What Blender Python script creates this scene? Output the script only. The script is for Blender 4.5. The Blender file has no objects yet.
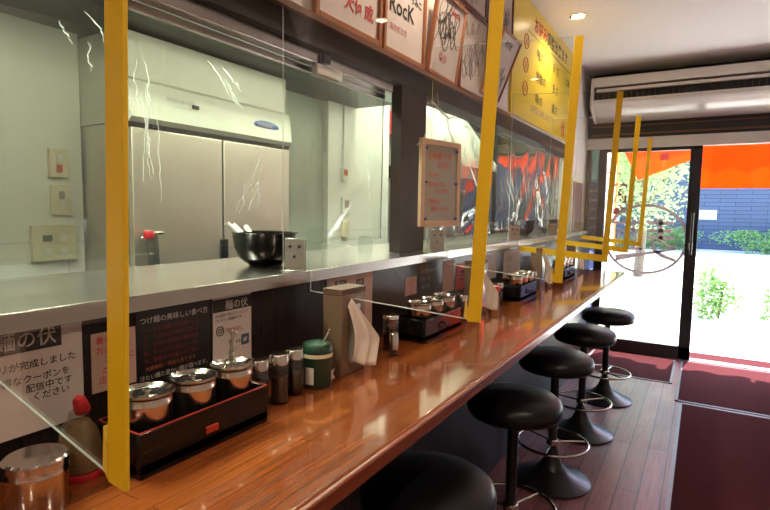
import bpy, math, random
from mathutils import Vector, Matrix
random.seed(7)
PI = math.pi
C = bpy.context.scene.collection
sc = bpy.context.scene

# ------------------------------------------------------------------ camera, world, sun, exposure
cam_d = bpy.data.cameras.new('camera'); cam = bpy.data.objects.new('camera', cam_d); C.objects.link(cam)
cam_d.sensor_width = 36; cam_d.lens = 532.3 / 770 * 36; cam_d.clip_start = 0.02; cam_d.clip_end = 200
rx = Vector((0.85830713, 0.5128998, 0.01557793)); dn = Vector((0.05747592, -0.06592664, -0.99616775)); fw = Vector((-0.50990724, 0.85591324, -0.0860647))
m = Matrix.Identity(4)
for i in range(3): m[i][0] = rx[i]; m[i][1] = -dn[i]; m[i][2] = -fw[i]
m[0][3], m[1][3], m[2][3] = 0, 0, 1.35
cam.matrix_world = m
sc.camera = cam
sc.view_settings.view_transform = 'Standard'; sc.view_settings.look = 'None'; sc.view_settings.gamma = 1
sc.view_settings.use_curve_mapping = False
sc.view_settings.exposure = 0.8
sc.cycles.use_denoising = True
sc.cycles.max_bounces = 10; sc.cycles.diffuse_bounces = 5; sc.cycles.glossy_bounces = 5; sc.cycles.transparent_max_bounces = 40
sc.cycles.sample_clamp_indirect = 6; sc.cycles.caustics_reflective = False; sc.cycles.caustics_refractive = False

w = bpy.data.worlds.new('sky'); sc.world = w; w.use_nodes = True
nt = w.node_tree; bg = nt.nodes['Background']
sky = nt.nodes.new('ShaderNodeTexSky'); sky.sky_type = 'NISHITA'; sky.sun_disc = False
sky.sun_elevation = math.radians(60); sky.sun_rotation = math.radians(10); sky.air_density = 1.0; sky.dust_density = 1.5
nt.links.new(sky.outputs[0], bg.inputs[0]); bg.inputs[1].default_value = 1.0

def light(name, kind, loc, power, color=(1, 1, 1), size=(1, 1), to=None, parent=None, **k):
    d = bpy.data.lights.new(name, kind); d.energy = power; d.color = color
    if kind == 'AREA':
        d.shape = 'RECTANGLE'; d.size, d.size_y = size
    o = bpy.data.objects.new(name, d); C.objects.link(o); o.location = loc
    if to is not None: o.rotation_euler = (Vector(to)).to_track_quat('-Z', 'Y').to_euler()
    if parent: o.parent = parent
    for a, b in k.items(): setattr(d, a, b)
    return o
sun = light('sun', 'SUN', (0, 10, 12), 17, (1, .95, .86), to=(-.15, -1, -1.75)); sun.data.angle = .009
# daylight entering by the glazed shop front
portal = light('daylight_portal', 'AREA', (.15, 5.66, 1.0), 1, size=(2.3, 2.0), to=(0, -1, 0)); portal.data.cycles.is_portal = True
CEIL = 2.66; UX = -1.02; LX = -.953; ENDY = 5.56; CZ = .90

# ------------------------------------------------------------------ materials
def newmat(name):
    mt = bpy.data.materials.new(name); mt.use_nodes = True
    return mt, mt.node_tree, mt.node_tree.nodes['Principled BSDF']
def P(name, col, rough=.5, metal=0, var=.0, vs=20., stretch=(1, 1, 1), bump=0, coat=0, spec=.5, trans=0, emit=None, es=0, sheen=0):
    mt, t, b = newmat(name); N = t.nodes; L = t.links
    b.inputs['Base Color'].default_value = (*col, 1); b.inputs['Roughness'].default_value = rough
    b.inputs['Metallic'].default_value = metal; b.inputs['Coat Weight'].default_value = coat; b.inputs['Coat Roughness'].default_value = .08
    b.inputs['Specular IOR Level'].default_value = spec; b.inputs['Transmission Weight'].default_value = trans
    if sheen: b.inputs['Sheen Weight'].default_value = sheen
    if emit: b.inputs['Emission Color'].default_value = (*emit, 1); b.inputs['Emission Strength'].default_value = es
    tc = N.new('ShaderNodeTexCoord'); mp = N.new('ShaderNodeMapping'); mp.inputs['Scale'].default_value = stretch
    no = N.new('ShaderNodeTexNoise'); no.inputs['Scale'].default_value = vs; no.inputs['Detail'].default_value = 4
    L.new(tc.outputs['Object'], mp.inputs[0]); L.new(mp.outputs[0], no.inputs[0])
    v = var if var else .06
    mx = N.new('ShaderNodeMix'); mx.data_type = 'RGBA'
    mx.inputs[6].default_value = tuple(c * (1 - v) for c in col) + (1,); mx.inputs[7].default_value = tuple(min(1, c * (1 + v)) for c in col) + (1,)
    L.new(no.outputs[0], mx.inputs[0]); L.new(mx.outputs[2], b.inputs['Base Color'])
    if bump:
        bp = N.new('ShaderNodeBump'); bp.inputs['Strength'].default_value = bump; bp.inputs['Distance'].default_value = .004
        L.new(no.outputs[0], bp.inputs['Height']); L.new(bp.outputs[0], b.inputs['Normal'])
    return mt

def brickmat(name, c1, c2, cm, bw, rh, mortar, rough, axes='yx', grain=None, bump=.3, offset=.5, var=.35, coat=0, rvar=0, spec=.5):
    """planks / tiles : axes gives which object axes run along the brick and across it"""
    mt, t, b = newmat(name); N = t.nodes; L = t.links
    tc = N.new('ShaderNodeTexCoord'); sp = N.new('ShaderNodeSeparateXYZ'); cb = N.new('ShaderNodeCombineXYZ')
    L.new(tc.outputs['Object'], sp.inputs[0])
    ix = {'x': 0, 'y': 1, 'z': 2}
    L.new(sp.outputs[ix[axes[0]]], cb.inputs[0]); L.new(sp.outputs[ix[axes[1]]], cb.inputs[1])
    br = N.new('ShaderNodeTexBrick'); br.inputs['Scale'].default_value = 1
    br.inputs['Brick Width'].default_value = bw; br.inputs['Row Height'].default_value = rh
    br.inputs['Mortar Size'].default_value = mortar; br.inputs['Mortar Smooth'].default_value = .1
    br.offset = offset; br.inputs['Color1'].default_value = (*c1, 1); br.inputs['Color2'].default_value = (*c2, 1); br.inputs['Mortar'].default_value = (*cm, 1)
    L.new(cb.outputs[0], br.inputs[0])
    mp = N.new('ShaderNodeMapping'); mp.inputs['Scale'].default_value = grain or (3, 60, 1)
    no = N.new('ShaderNodeTexNoise'); no.inputs['Scale'].default_value = 1.; no.inputs['Detail'].default_value = 6; no.inputs['Distortion'].default_value = .6
    L.new(cb.outputs[0], mp.inputs[0]); L.new(mp.outputs[0], no.inputs[0])
    rp = N.new('ShaderNodeMapRange'); rp.inputs[1].default_value = .3; rp.inputs[2].default_value = .7; rp.inputs[3].default_value = 1 - var; rp.inputs[4].default_value = 1 + var
    L.new(no.outputs[0], rp.inputs[0])
    vm = N.new('ShaderNodeVectorMath'); vm.operation = 'SCALE'
    L.new(br.outputs[0], vm.inputs[0]); L.new(rp.outputs[0], vm.inputs['Scale']); L.new(vm.outputs[0], b.inputs['Base Color'])
    b.inputs['Roughness'].default_value = rough; b.inputs['Coat Weight'].default_value = coat; b.inputs['Coat Roughness'].default_value = .06; b.inputs['Specular IOR Level'].default_value = spec
    if rvar:
        n2 = N.new('ShaderNodeTexNoise'); n2.inputs['Scale'].default_value = 4; L.new(tc.outputs['Object'], n2.inputs[0])
        r2 = N.new('ShaderNodeMapRange'); r2.inputs[1].default_value = .3; r2.inputs[2].default_value = .7
        r2.inputs[3].default_value = rough - rvar; r2.inputs[4].default_value = rough + rvar
        L.new(n2.outputs[0], r2.inputs[0]); L.new(r2.outputs[0], b.inputs['Roughness'])
    bp = N.new('ShaderNodeBump'); bp.inputs['Strength'].default_value = bump; bp.inputs['Distance'].default_value = .002; bp.invert = True
    ad = N.new('ShaderNodeMath'); ad.operation = 'MULTIPLY_ADD'; ad.inputs[1].default_value = -.15
    L.new(no.outputs[0], ad.inputs[0]); L.new(br.outputs['Fac'], ad.inputs[2])
    L.new(ad.outputs[0], bp.inputs['Height']); L.new(bp.outputs[0], b.inputs['Normal'])
    return mt

def clear(name, tint=(1, 1, 1), rough=.02, haze=0., ior=1.45, boost=1.0):
    mt = bpy.data.materials.new(name); mt.use_nodes = True; t = mt.node_tree; N = t.nodes; L = t.links; N.clear()
    out = N.new('ShaderNodeOutputMaterial'); tr = N.new('ShaderNodeBsdfTransparent'); gl = N.new('ShaderNodeBsdfGlossy')
    # Schlick reflectance, the same for both faces of a thin sheet
    lw = N.new('ShaderNodeLayerWeight'); lw.inputs[0].default_value = .5
    fr = N.new('ShaderNodeMath'); fr.operation = 'POWER'; fr.inputs[1].default_value = 5; L.new(lw.outputs['Facing'], fr.inputs[0])
    r0 = ((ior - 1) / (ior + 1)) ** 2
    mu = N.new('ShaderNodeMath'); mu.operation = 'MULTIPLY_ADD'; mu.inputs[1].default_value = (1 - r0) * boost; mu.inputs[2].default_value = r0 * boost; mu.use_clamp = True
    mx = N.new('ShaderNodeMixShader'); tr.inputs[0].default_value = (*tint, 1); gl.inputs['Roughness'].default_value = rough
    L.new(fr.outputs[0], mu.inputs[0]); L.new(mu.outputs[0], mx.inputs[0])
    src = tr.outputs[0]
    if haze:
        df = N.new('ShaderNodeBsdfDiffuse'); df.inputs[0].default_value = (.8, .82, .76, 1)
        m2 = N.new('ShaderNodeMixShader'); m2.inputs[0].default_value = haze
        L.new(tr.outputs[0], m2.inputs[1]); L.new(df.outputs[0], m2.inputs[2]); src = m2.outputs[0]
    L.new(src, mx.inputs[1]); L.new(gl.outputs[0], mx.inputs[2]); L.new(mx.outputs[0], out.inputs[0])
    return mt

def cloth(name, col, tl=.5):
    mt = bpy.data.materials.new(name); mt.use_nodes = True; t = mt.node_tree; N = t.nodes; L = t.links; N.clear()
    out = N.new('ShaderNodeOutputMaterial'); d = N.new('ShaderNodeBsdfDiffuse'); tr = N.new('ShaderNodeBsdfTranslucent'); mx = N.new('ShaderNodeMixShader')
    tc = N.new('ShaderNodeTexCoord'); wv = N.new('ShaderNodeTexNoise'); wv.inputs['Scale'].default_value = 300
    mc = N.new('ShaderNodeMix'); mc.data_type = 'RGBA'; mc.inputs[6].default_value = tuple(c * .93 for c in col) + (1,); mc.inputs[7].default_value = (*col, 1)
    L.new(tc.outputs['Object'], wv.inputs[0]); L.new(wv.outputs[0], mc.inputs[0])
    for s in (d, tr): L.new(mc.outputs[2], s.inputs[0])
    mx.inputs[0].default_value = tl; L.new(d.outputs[0], mx.inputs[1]); L.new(tr.outputs[0], mx.inputs[2]); L.new(mx.outputs[0], out.inputs[0])
    return mt

WOOD = brickmat('counter_wood', (.215, .056, .012), (.155, .035, .008), (.11, .024, .006), .48, .036, .0008, .13, 'yx', (5, 90, 1), 0, .37, .25, coat=.8)
WOODEDGE = P('counter_edge_wood', (.20, .045, .018), .25, var=.3, vs=30, stretch=(1, .05, 1), coat=.3)
STEEL = P('brushed_steel', (.50, .47, .43), .24, 1, var=.08, vs=60, stretch=(1, .05, 1), bump=.05)
STEELV = P('fridge_steel', (.60, .56, .48), .42, 1, var=.05, vs=60, stretch=(1, 1, .05))
POTST = P('pot_steel', (.62, .57, .50), .20, 1, var=.10, vs=60, stretch=(1, 1, .03), bump=.03)
CHROME = P('polished_steel', (.60, .57, .52), .13, 1, var=.04)
WALLBLK = brickmat('black_plank_wall', (.022, .015, .014), (.013, .010, .010), (.002, .002, .002), 3, .085, .0015, .30, 'zy', (6, 120, 1), .5, .5, .55, spec=.22)
RIBBLK = brickmat('black_ribbed_panel', (.020, .018, .018), (.014, .013, .013), (.002, .002, .002), 3, .028, .003, .42, 'zy', (3, 60, 1), .8, .0, .4, spec=.2)
WHITEW = P('white_painted_wall', (.72, .66, .64), .6, bump=.05, vs=80)
CEILM = P('ceiling_paint', (.78, .745, .76), .65, bump=.06, vs=120)
BEAM = P('dark_beam_paint', (.022, .017, .012), .5, spec=.2, var=.15, vs=8)
TRIMB = P('brown_trim_wood', (.17, .07, .035), .35, var=.2, vs=30, stretch=(1, .1, 1))
YELTAPE = P('yellow_tape', (.90, .57, .010), .42, var=.05, vs=40)
YELTAPE2 = P('yellow_tape_folded', (.90, .62, .06), .42, var=.05, vs=40)
YELSIGN = P('yellow_sign_board', (.74, .54, .045), .30, var=.04, vs=4, spec=.35)
ACR = clear('clear_acrylic', (.985, .99, .985), .01, 0, 1.47)
ACREDGE = P('acrylic_cut_edge', (.72, .80, .74), .25, var=.03, trans=.2)
def crumple(mt, strength):
    t = mt.node_tree; N = t.nodes; L = t.links
    gl = [n for n in N if n.type == 'BSDF_GLOSSY'][0]
    tc = N.new('ShaderNodeTexCoord'); mp = N.new('ShaderNodeMapping'); mp.inputs['Scale'].default_value = (1, 9, 2.6); mp.inputs['Rotation'].default_value = (.35, 0, 0)
    a = N.new('ShaderNodeTexNoise'); a.noise_type = 'RIDGED_MULTIFRACTAL'; a.inputs['Scale'].default_value = 1.6; a.inputs['Detail'].default_value = 3; a.inputs['Distortion'].default_value = .8
    k = N.new('ShaderNodeTexNoise'); k.inputs['Scale'].default_value = 2.6; k.inputs['Detail'].default_value = 1
    r = N.new('ShaderNodeMapRange'); r.inputs[1].default_value = .48; r.inputs[2].default_value = .62
    m_ = N.new('ShaderNodeMath'); m_.operation = 'MULTIPLY'
    b = N.new('ShaderNodeBump'); b.inputs['Strength'].default_value = strength; b.inputs['Distance'].default_value = .02
    L.new(tc.outputs['Object'], mp.inputs[0]); L.new(mp.outputs[0], a.inputs[0]); L.new(tc.outputs['Object'], k.inputs[0])
    L.new(k.outputs[0], r.inputs[0]); L.new(a.outputs[0], m_.inputs[0]); L.new(r.outputs[0], m_.inputs[1])
    L.new(m_.outputs[0], b.inputs['Height']); L.new(b.outputs[0], gl.inputs['Normal'])
    # whitish sheen painted along the film's ridges, imitating specular streaks
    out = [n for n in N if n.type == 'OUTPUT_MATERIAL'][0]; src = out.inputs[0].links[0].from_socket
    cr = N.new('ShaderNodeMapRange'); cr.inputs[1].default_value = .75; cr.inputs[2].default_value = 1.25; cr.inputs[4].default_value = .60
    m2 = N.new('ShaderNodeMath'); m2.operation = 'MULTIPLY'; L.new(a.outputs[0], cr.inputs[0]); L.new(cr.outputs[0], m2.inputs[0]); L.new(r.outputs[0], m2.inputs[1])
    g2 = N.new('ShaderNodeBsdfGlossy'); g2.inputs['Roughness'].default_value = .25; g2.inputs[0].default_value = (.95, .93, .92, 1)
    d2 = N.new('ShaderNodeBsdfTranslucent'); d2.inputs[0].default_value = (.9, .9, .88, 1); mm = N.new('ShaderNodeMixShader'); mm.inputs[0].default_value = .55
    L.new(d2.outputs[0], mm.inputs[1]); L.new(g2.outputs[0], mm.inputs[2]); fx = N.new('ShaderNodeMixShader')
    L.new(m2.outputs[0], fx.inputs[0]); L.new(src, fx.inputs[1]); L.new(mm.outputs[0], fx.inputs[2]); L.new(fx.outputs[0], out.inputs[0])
VINYL = clear('clear_vinyl', (.95, .96, .93), .025, .012, 1.5, 1.2)
crumple(VINYL, .8)
GLASS = clear('door_glass', (.95, .98, .96), .005, .035, 1.5)
SMOKE = clear('dark_glass', (.30, .32, .42), .03, .03, 1.5)
JARG = clear('jar_glass', (.90, .92, .90), .02, 0, 1.5)
TILE = brickmat('kitchen_wall_panel', (.80, .82, .74), (.78, .80, .72), (.5, .54, .46), 2.4, 1.2, .002, .35, 'yz', (1, 1, 1), .05, .5, .02)
KCEIL = P('kitchen_ceiling', (.74, .75, .68), .6)
KDARK = P('kitchen_dark_metal', (.05, .055, .048), .4, var=.1)
KGREY = P('kitchen_grey_green_panel', (.34, .39, .32), .35, var=.04)
KFLOOR = brickmat('kitchen_floor_tile', (.10, .09, .08), (.13, .11, .10), (.04, .04, .04), .3, .3, .006, .4, 'yx')
FLOORM = brickmat('floor_plank', (.25, .080, .082), (.17, .052, .056), (.02, .008, .009), .92, .098, .003, .37, 'yx', (5, 60, 1), .5, .37, .30, rvar=.05)
MAT = P('red_mat_carpet', (.055, .008, .011), .95, spec=.08, var=.5, vs=260, bump=1.0)
MATEDGE = P('mat_rubber_edge', (.16, .15, .17), .35, var=.1)
BLKVINYL = P('black_vinyl', (.005, .005, .007), .33, spec=.35, var=.15, bump=.06, vs=160)
BLKMET = P('black_metal', (.008, .008, .010), .32, var=.1)
RUBFRAME = P('dark_door_frame', (.016, .018, .024), .35, .0, var=.1)
LACQ = P('black_lacquer', (.005, .0045, .0045), .12, var=.1, spec=.35)
REDL = P('red_lacquer', (.45, .035, .02), .3)
REDINK = P('red_ink', (.55, .03, .025), .6)
BLKINK = P('black_ink', (.015, .012, .012), .6)
WHTINK = P('chalk_white', (.50, .46, .42), .7)
GREYINK = P('grey_ink', (.28, .24, .24), .6)
PINKINK = P('faint_pink_ink', (.55, .25, .25), .6)
PAPER = P('white_paper', (.64, .56, .51), .7)
PAPERP = P('pink_paper', (.55, .36, .29), .7)
BLACKPAP = P('black_board', (.008, .007, .008), .35)
FRAMEW = P('brown_picture_frame', (.36, .135, .05), .4, var=.2, vs=30, stretch=(1, 1, .2))
FRAMED = P('dark_red_picture_frame', (.15, .035, .025), .4, var=.2)
ACW = P('ac_white_plastic', (.72, .70, .68), .16, coat=.5)
ACD = P('ac_dark_slot', (.03, .028, .028), .5)
WHITEP = P('white_plastic', (.78, .78, .72), .4)
CREAMP = P('cream_plastic', (.72, .66, .44), .4)
KRAFT = P('brown_dispenser_enamel', (.20, .125, .075), .42, .3, var=.08, vs=10)
KRAFTD = P('dark_brown_lid', (.10, .045, .025), .7, var=.1)
NAP = cloth('paper_napkin', (.88, .80, .70), .25)
LIGHTW = P('pale_wood', (.60, .39, .25), .5, var=.15, vs=25, stretch=(1, 1, .1))
GREYPL = P('clouded_sheet', (.36, .33, .29), .25, coat=.3)
BLUEP = P('blue_plastic', (.02, .06, .32), .35)
BLUELOGO = P('blue_badge', (.03, .09, .25), .25, coat=.5)
GREEN = P('green_tin', (.008, .040, .020), .3, var=.1, coat=.3)
SEED = P('sesame_seed', (.27, .15, .06), .7, var=.6, vs=400, bump=.8)
SOY = P('dark_sauce', (.010, .005, .003), .15, coat=.5)
CHILI = P('chilli_oil', (.05, .022, .012), .3, var=.5, vs=150)
REDP = P('red_plastic', (.50, .02, .03), .3)
GREYMARK = None
GREYMARK = cloth('frosted_brown_decal', (.50, .42, .42), .55)
ORANGE = cloth('orange_noren', (.95, .17, .02), .62)
WHITEC = cloth('white_banner_cloth', (.88, .86, .84), .5)
LEAFM = cloth('leaf', (.42, .56, .25), .45)
LEAFH = cloth('hedge_leaf', (.22, .38, .14), .4)
BARK = P('bark', (.14, .10, .07), .8, var=.3, bump=.5)
GROUND = P('pale_concrete', (.62, .60, .56), .8, var=.08, vs=3)
SLATE = brickmat('blue_grey_siding', (.045, .070, .135), (.038, .060, .115), (.012, .020, .045), 1.0, .15, .012, .6, 'xz', (1, 1, 1), .3, .5, .05)
PLASTER = P('facade_plaster', (.5, .48, .45), .8)
STRING = P('pale_cord', (.55, .46, .33), .8)
WARMLAMP = P('lamp_diffuser', (1, 1, 1), .4, emit=(1, .80, .58), es=14)
TUBE = P('fluorescent_tube', (1, 1, 1), .4, emit=(.90, 1, .82), es=9)

# ------------------------------------------------------------------ mesh helpers
class MB:
    def __init__(s): s.v = []; s.f = []; s.m = []; s.mi = 0
    def mat(s, i): s.mi = i; return s
    def add(s, vs, fs):
        n = len(s.v); s.v += [tuple(v) for v in vs]
        for f in fs: s.f.append([n + i for i in f]); s.m.append(s.mi)
        return s
    def box(s, a, b, M=None):
        x0, y0, z0 = [min(p, q) for p, q in zip(a, b)]; x1, y1, z1 = [max(p, q) for p, q in zip(a, b)]
        vs = [(x0, y0, z0), (x1, y0, z0), (x1, y1, z0), (x0, y1, z0), (x0, y0, z1), (x1, y0, z1), (x1, y1, z1), (x0, y1, z1)]
        if M is not None: vs = [tuple(M @ Vector(v)) for v in vs]
        return s.add(vs, [(0, 3, 2, 1), (4, 5, 6, 7), (0, 1, 5, 4), (1, 2, 6, 5), (2, 3, 7, 6), (3, 0, 4, 7)])
    def lathe(s, prof, c=(0, 0, 0), n=32, M=None):
        vs = []; fs = []
        for r, z in prof:
            for k in range(n):
                a = 2 * PI * k / n; vs.append(Vector((r * math.cos(a), r * math.sin(a), z)))
        for j in range(len(prof) - 1):
            for k in range(n):
                k2 = (k + 1) % n; fs.append((j * n + k, j * n + k2, (j + 1) * n + k2, (j + 1) * n + k))
        if prof[0][0] > 1e-6: fs.append(tuple(reversed(range(n))))
        if prof[-1][0] > 1e-6: fs.append(tuple(range((len(prof) - 1) * n, len(prof) * n)))
        c = Vector(c); vs = [((M @ v) if M is not None else v) + c for v in vs]
        return s.add(vs, fs)
    def tube(s, pts, r, n=8, closed=False, flat=None):
        pts = [Vector(p) for p in pts]; N = len(pts); vs = []; fs = []; up = None
        for i, p in enumerate(pts):
            a = pts[(i - 1) % N] if (closed or i > 0) else p; b = pts[(i + 1) % N] if (closed or i < N - 1) else p
            t = (b - a).normalized()
            if up is None:
                up = Vector((0, 0, 1)) if abs(t.z) < .9 else Vector((1, 0, 0))
            u = t.cross(up).normalized(); q = u.cross(t).normalized(); up = q
            rr = r[i] if isinstance(r, (list, tuple)) else r
            for k in range(n):
                an = 2 * PI * k / n; vs.append(p + rr * (math.cos(an) * u + math.sin(an) * q))
        for i in range(N if closed else N - 1):
            j = (i + 1) % N
            for k in range(n):
                k2 = (k + 1) % n; fs.append((i * n + k, i * n + k2, j * n + k2, j * n + k))
        if not closed: fs.append(tuple(reversed(range(n)))); fs.append(tuple(range((N - 1) * n, N * n)))
        return s.add(vs, fs)
    def prism(s, poly, ax, a, b):
        """poly in the two other axes (kept in xyz order), extruded along ax from a to b"""
        def mk(p, q, h):
            return {'x': (h, p, q), 'y': (p, h, q), 'z': (p, q, h)}[ax]
        n = len(poly); vs = [mk(p, q, a) for p, q in poly] + [mk(p, q, b) for p, q in poly]
        fs = [tuple(range(n)), tuple(reversed(range(n, 2 * n)))] + [(i, i + n, (i + 1) % n + n, (i + 1) % n) for i in range(n)]
        return s.add(vs, fs)
    def grid(s, fn, nu, nv):
        vs = [fn(i / nu, j / nv) for i in range(nu + 1) for j in range(nv + 1)]
        fs = [(i * (nv + 1) + j, (i + 1) * (nv + 1) + j, (i + 1) * (nv + 1) + j + 1, i * (nv + 1) + j + 1) for i in range(nu) for j in range(nv)]
        return s.add(vs, fs)
    def build(s, name, mats, parent=None, loc=(0, 0, 0), bevel=0, smooth=True, rot=(0, 0, 0), seg=2):
        me = bpy.data.meshes.new(name); me.from_pydata(s.v, [], s.f)
        if not isinstance(mats, (list, tuple)): mats = [mats]
        for q in mats: me.materials.append(q)
        if len(mats) > 1: me.polygons.foreach_set('material_index', s.m)
        import bmesh
        bm = bmesh.new(); bm.from_mesh(me); bmesh.ops.recalc_face_normals(bm, faces=bm.faces); bm.to_mesh(me); bm.free()
        if smooth: me.shade_smooth(); me.set_sharp_from_angle(angle=math.radians(38))
        me.update()
        o = bpy.data.objects.new(name, me); C.objects.link(o); o.location = loc; o.rotation_euler = rot
        if parent: o.parent = parent
        if bevel:
            b = o.modifiers.new('bevel', 'BEVEL'); b.width = bevel; b.segments = seg; b.limit_method = 'ANGLE'; b.angle_limit = math.radians(50)
        return o
def tag(o, label, cat, group=None, kind=None):
    o['label'] = label; o['category'] = cat
    if group: o['group'] = group
    if kind: o['kind'] = kind
    return o
def thing(name, label, cat, loc=(0, 0, 0), rz=0, group=None, rot=None):
    o = bpy.data.objects.new(name, None); C.objects.link(o); o.location = loc; o.rotation_euler = rot or (0, 0, rz); o.empty_display_size = .1
    return tag(o, label, cat, group)
def struct(name, mb, mats, **k):
    o = mb.build(name, mats, **k); o['kind'] = 'structure'; return o
def text_mb(mb, body, size, org, u, v, bold=0.0, align='LEFT', spacing=1.0, sx=1.0, line=1.0, lift=.0006):
    c = bpy.data.curves.new('t', 'FONT'); c.body = body; c.size = size; c.offset = bold; c.align_x = align; c.space_character = spacing; c.space_line = line
    c.resolution_u = 2
    o = bpy.data.objects.new('t', c); C.objects.link(o)
    dg = bpy.context.evaluated_depsgraph_get(); dg.update()
    me = bpy.data.meshes.new_from_object(o.evaluated_get(dg))
    u = Vector(u).normalized(); v = Vector(v).normalized(); n = u.cross(v); org = Vector(org)
    mb.add([org + u * q.co.x * sx + v * q.co.y + n * lift for q in me.vertices], [tuple(p.vertices) for p in me.polygons])
    bpy.data.objects.remove(o); bpy.data.curves.remove(c); bpy.data.meshes.remove(me)
    return mb
Y3 = (0, 1, 0); Z3 = (0, 0, 1); X3 = (1, 0, 0)

# ------------------------------------------------------------------ room shell
struct('floor', MB().box((-1.0, -2.2, -.1), (1.45, 5.62, 0)), FLOORM, smooth=False)
struct('kitchen_floor', MB().box((-3.2, -2.2, -.1), (-1.0, 5.62, 0)), KFLOOR, smooth=False)
struct('ceiling', MB().box((-1.12, -2.3, CEIL), (1.45, 5.7, CEIL + .1)), CEILM, smooth=False)
struct('ceiling_kitchen', MB().box((-3.2, -2.3, 2.55), (-1.12, 5.7, 2.62)), KCEIL, smooth=False)
struct('wall_right', MB().box((1.3, -2.2, 0), (1.4, 5.7, CEIL)), WHITEW, smooth=False)
struct('wall_back', MB().box((-3.2, -2.3, 0), (1.4, -2.2, CEIL)), WHITEW, smooth=False)
# lower part of the kitchen wall, above the counter
struct('wall_left_lower', MB().box((-1.30, -2.2, 0), (LX, ENDY, 1.145)), WALLBLK, smooth=False)
struct('wall_left_panelling', MB().box((LX, -2.2, 0), (-.875, 4.40, .866)), RIBBLK, smooth=False)
# upper part : plaster above the two openings, and the pillar between them
struct('wall_left_upper', MB().box((UX - .1, -2.2, 1.906), (UX, ENDY, CEIL)), WHITEW, smooth=False)
struct('trim_1', MB().box((UX - .1, -2.2, 1.826), (UX + .004, 4.87, 1.906)), BEAM, smooth=False)
struct('trim_2', MB().box((UX, -2.2, 1.893), (UX + .022, 3.08, 1.911)), TRIMB, smooth=False)
struct('wall_left_pillar', MB().box((UX - .045, 1.82, 1.178), (UX, 2.03, 1.826)), BEAM, smooth=False)
struct('wall_left_end', MB().box((UX - .1, 4.87, 1.178), (UX, ENDY, 1.906)), WHITEW, smooth=False)
# kitchen walls
struct('wall_kitchen_side', MB().box((-2.32, -2.2, 0), (-2.22, 1.265, 2.55)), TILE, smooth=False)
struct('wall_kitchen_rear', MB().box((-3.1, 1.2, 0), (-3.0, 5.6, 2.55)), TILE, smooth=False)
struct('wall_kitchen_end', MB().box((-3.2, 5.5, 0), (-1.12, 5.6, 2.55)), KDARK, smooth=False)
struct('wall_kitchen_column', MB().box((-2.5, 2.79, 0), (-2.10, 3.56, 2.5)), TILE, smooth=False)
struct('wall_kitchen_panel', MB().box((-2.5, 2.2, 0), (-2.14, 2.79, 2.5)), KGREY, smooth=False)

# ------------------------------------------------------------------ shop front
fr = MB()
fr.box((-1.02, ENDY - .03, 1.955), (1.3, ENDY + .06, 2.055))
struct('trim_3', fr, ACW, bevel=.004)
struct('wall_front_transom', MB().box((-1.02, ENDY, 2.055), (1.3, ENDY + .1, CEIL)), RUBFRAME, smooth=False)
struct('trim_4', MB().box((-.98, ENDY - .012, 2.085), (1.3, ENDY, 2.10)).box((-.98, ENDY - .012, 2.165), (1.3, ENDY, 2.175)), TRIMB)
struct('wall_front_left', MB().box((-1.02, ENDY, 0), (-.985, ENDY + .1, 1.955)), RUBFRAME, smooth=False)
struct('wall_front_right', MB().box((1.12, ENDY, 0), (1.4, ENDY + .1, 1.955)), WHITEW, smooth=False)
struct('window_1', MB().box((-.985, ENDY + .03, .1), (-.90, ENDY + .036, 1.955)), SMOKE, smooth=False)
struct('window_1_sill', MB().box((-.985, ENDY, 0), (-.90, ENDY + .06, .1)), RUBFRAME)
ns = thing('window_notice', 'blue-grey notice sheet on the narrow window left of the door', 'notice', (-.983, ENDY + .012, 1.03))
MB().box((0, 0, 0), (.105, .002, .60)).build('sheet', P('blue_grey_sheet', (.16, .17, .26), .5), ns)
g = MB()
for k, b_ in enumerate(('本日の', 'お品書き', 'つけ麺', '中華そば', '大盛無料', '営業中')): text_mb(g, b_, .024, (.006, -.0005, .52 - .09 * k), X3, Z3, .001)
g.build('grey_lettering', WHTINK, ns)
dc = thing('glass_lettering', 'red vertical characters stuck on the door glass', 'lettering', (-.70, 5.574, 1.28))
for k, ch in enumerate('特製麺'):
    g = MB(); text_mb(g, ch, .125, (-.062, 0, .245 - .118 * k), X3, Z3, .005); g.build('character', REDP, dc, smooth=False)
d = thing('door', '', ''); del d['label']; del d['category']; d.name = 'door_1'; d['kind'] = 'structure'; d.location = (-.47, ENDY, 0)
f = MB()
f.box((-.43, -.005, 0), (.43, .045, .125)).box((-.43, -.005, 1.925), (.43, .045, 1.97)).box((-.43, -.005, 0), (-.365, .045, 1.97)).box((.335, -.005, 0), (.43, .045, 1.97))
f.build('door_frame', RUBFRAME, d, bevel=.003)
MB().box((-.37, .015, .12), (.34, .021, 1.93)).build('door_glass', GLASS, d, smooth=False)
MB().tube([(.385, -.04, .98), (.385, -.04, 1.36)], .011).box((.378, -.035, 1.0), (.392, 0, 1.015)).box((.378, -.035, 1.32), (.392, 0, 1.335)).build('door_handle', BLKMET, d)
MB().box((.365, -.007, 1.03), (.40, -.005, 1.085)).mat(1).box((.374, -.009, 1.045), (.391, -.007, 1.07)).build('door_lock_plate', [WHITEP, GREYINK], d)
struct('door_2_frame', MB().box((.93, ENDY + .01, 0), (1.02, ENDY + .07, 1.955)).box((1.02, ENDY + .01, 0), (1.12, ENDY + .07, .12)), RUBFRAME)
struct('door_1_threshold', MB().box((-.90, ENDY - .02, 0), (1.12, ENDY + .09, .012)), STEEL)
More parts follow.
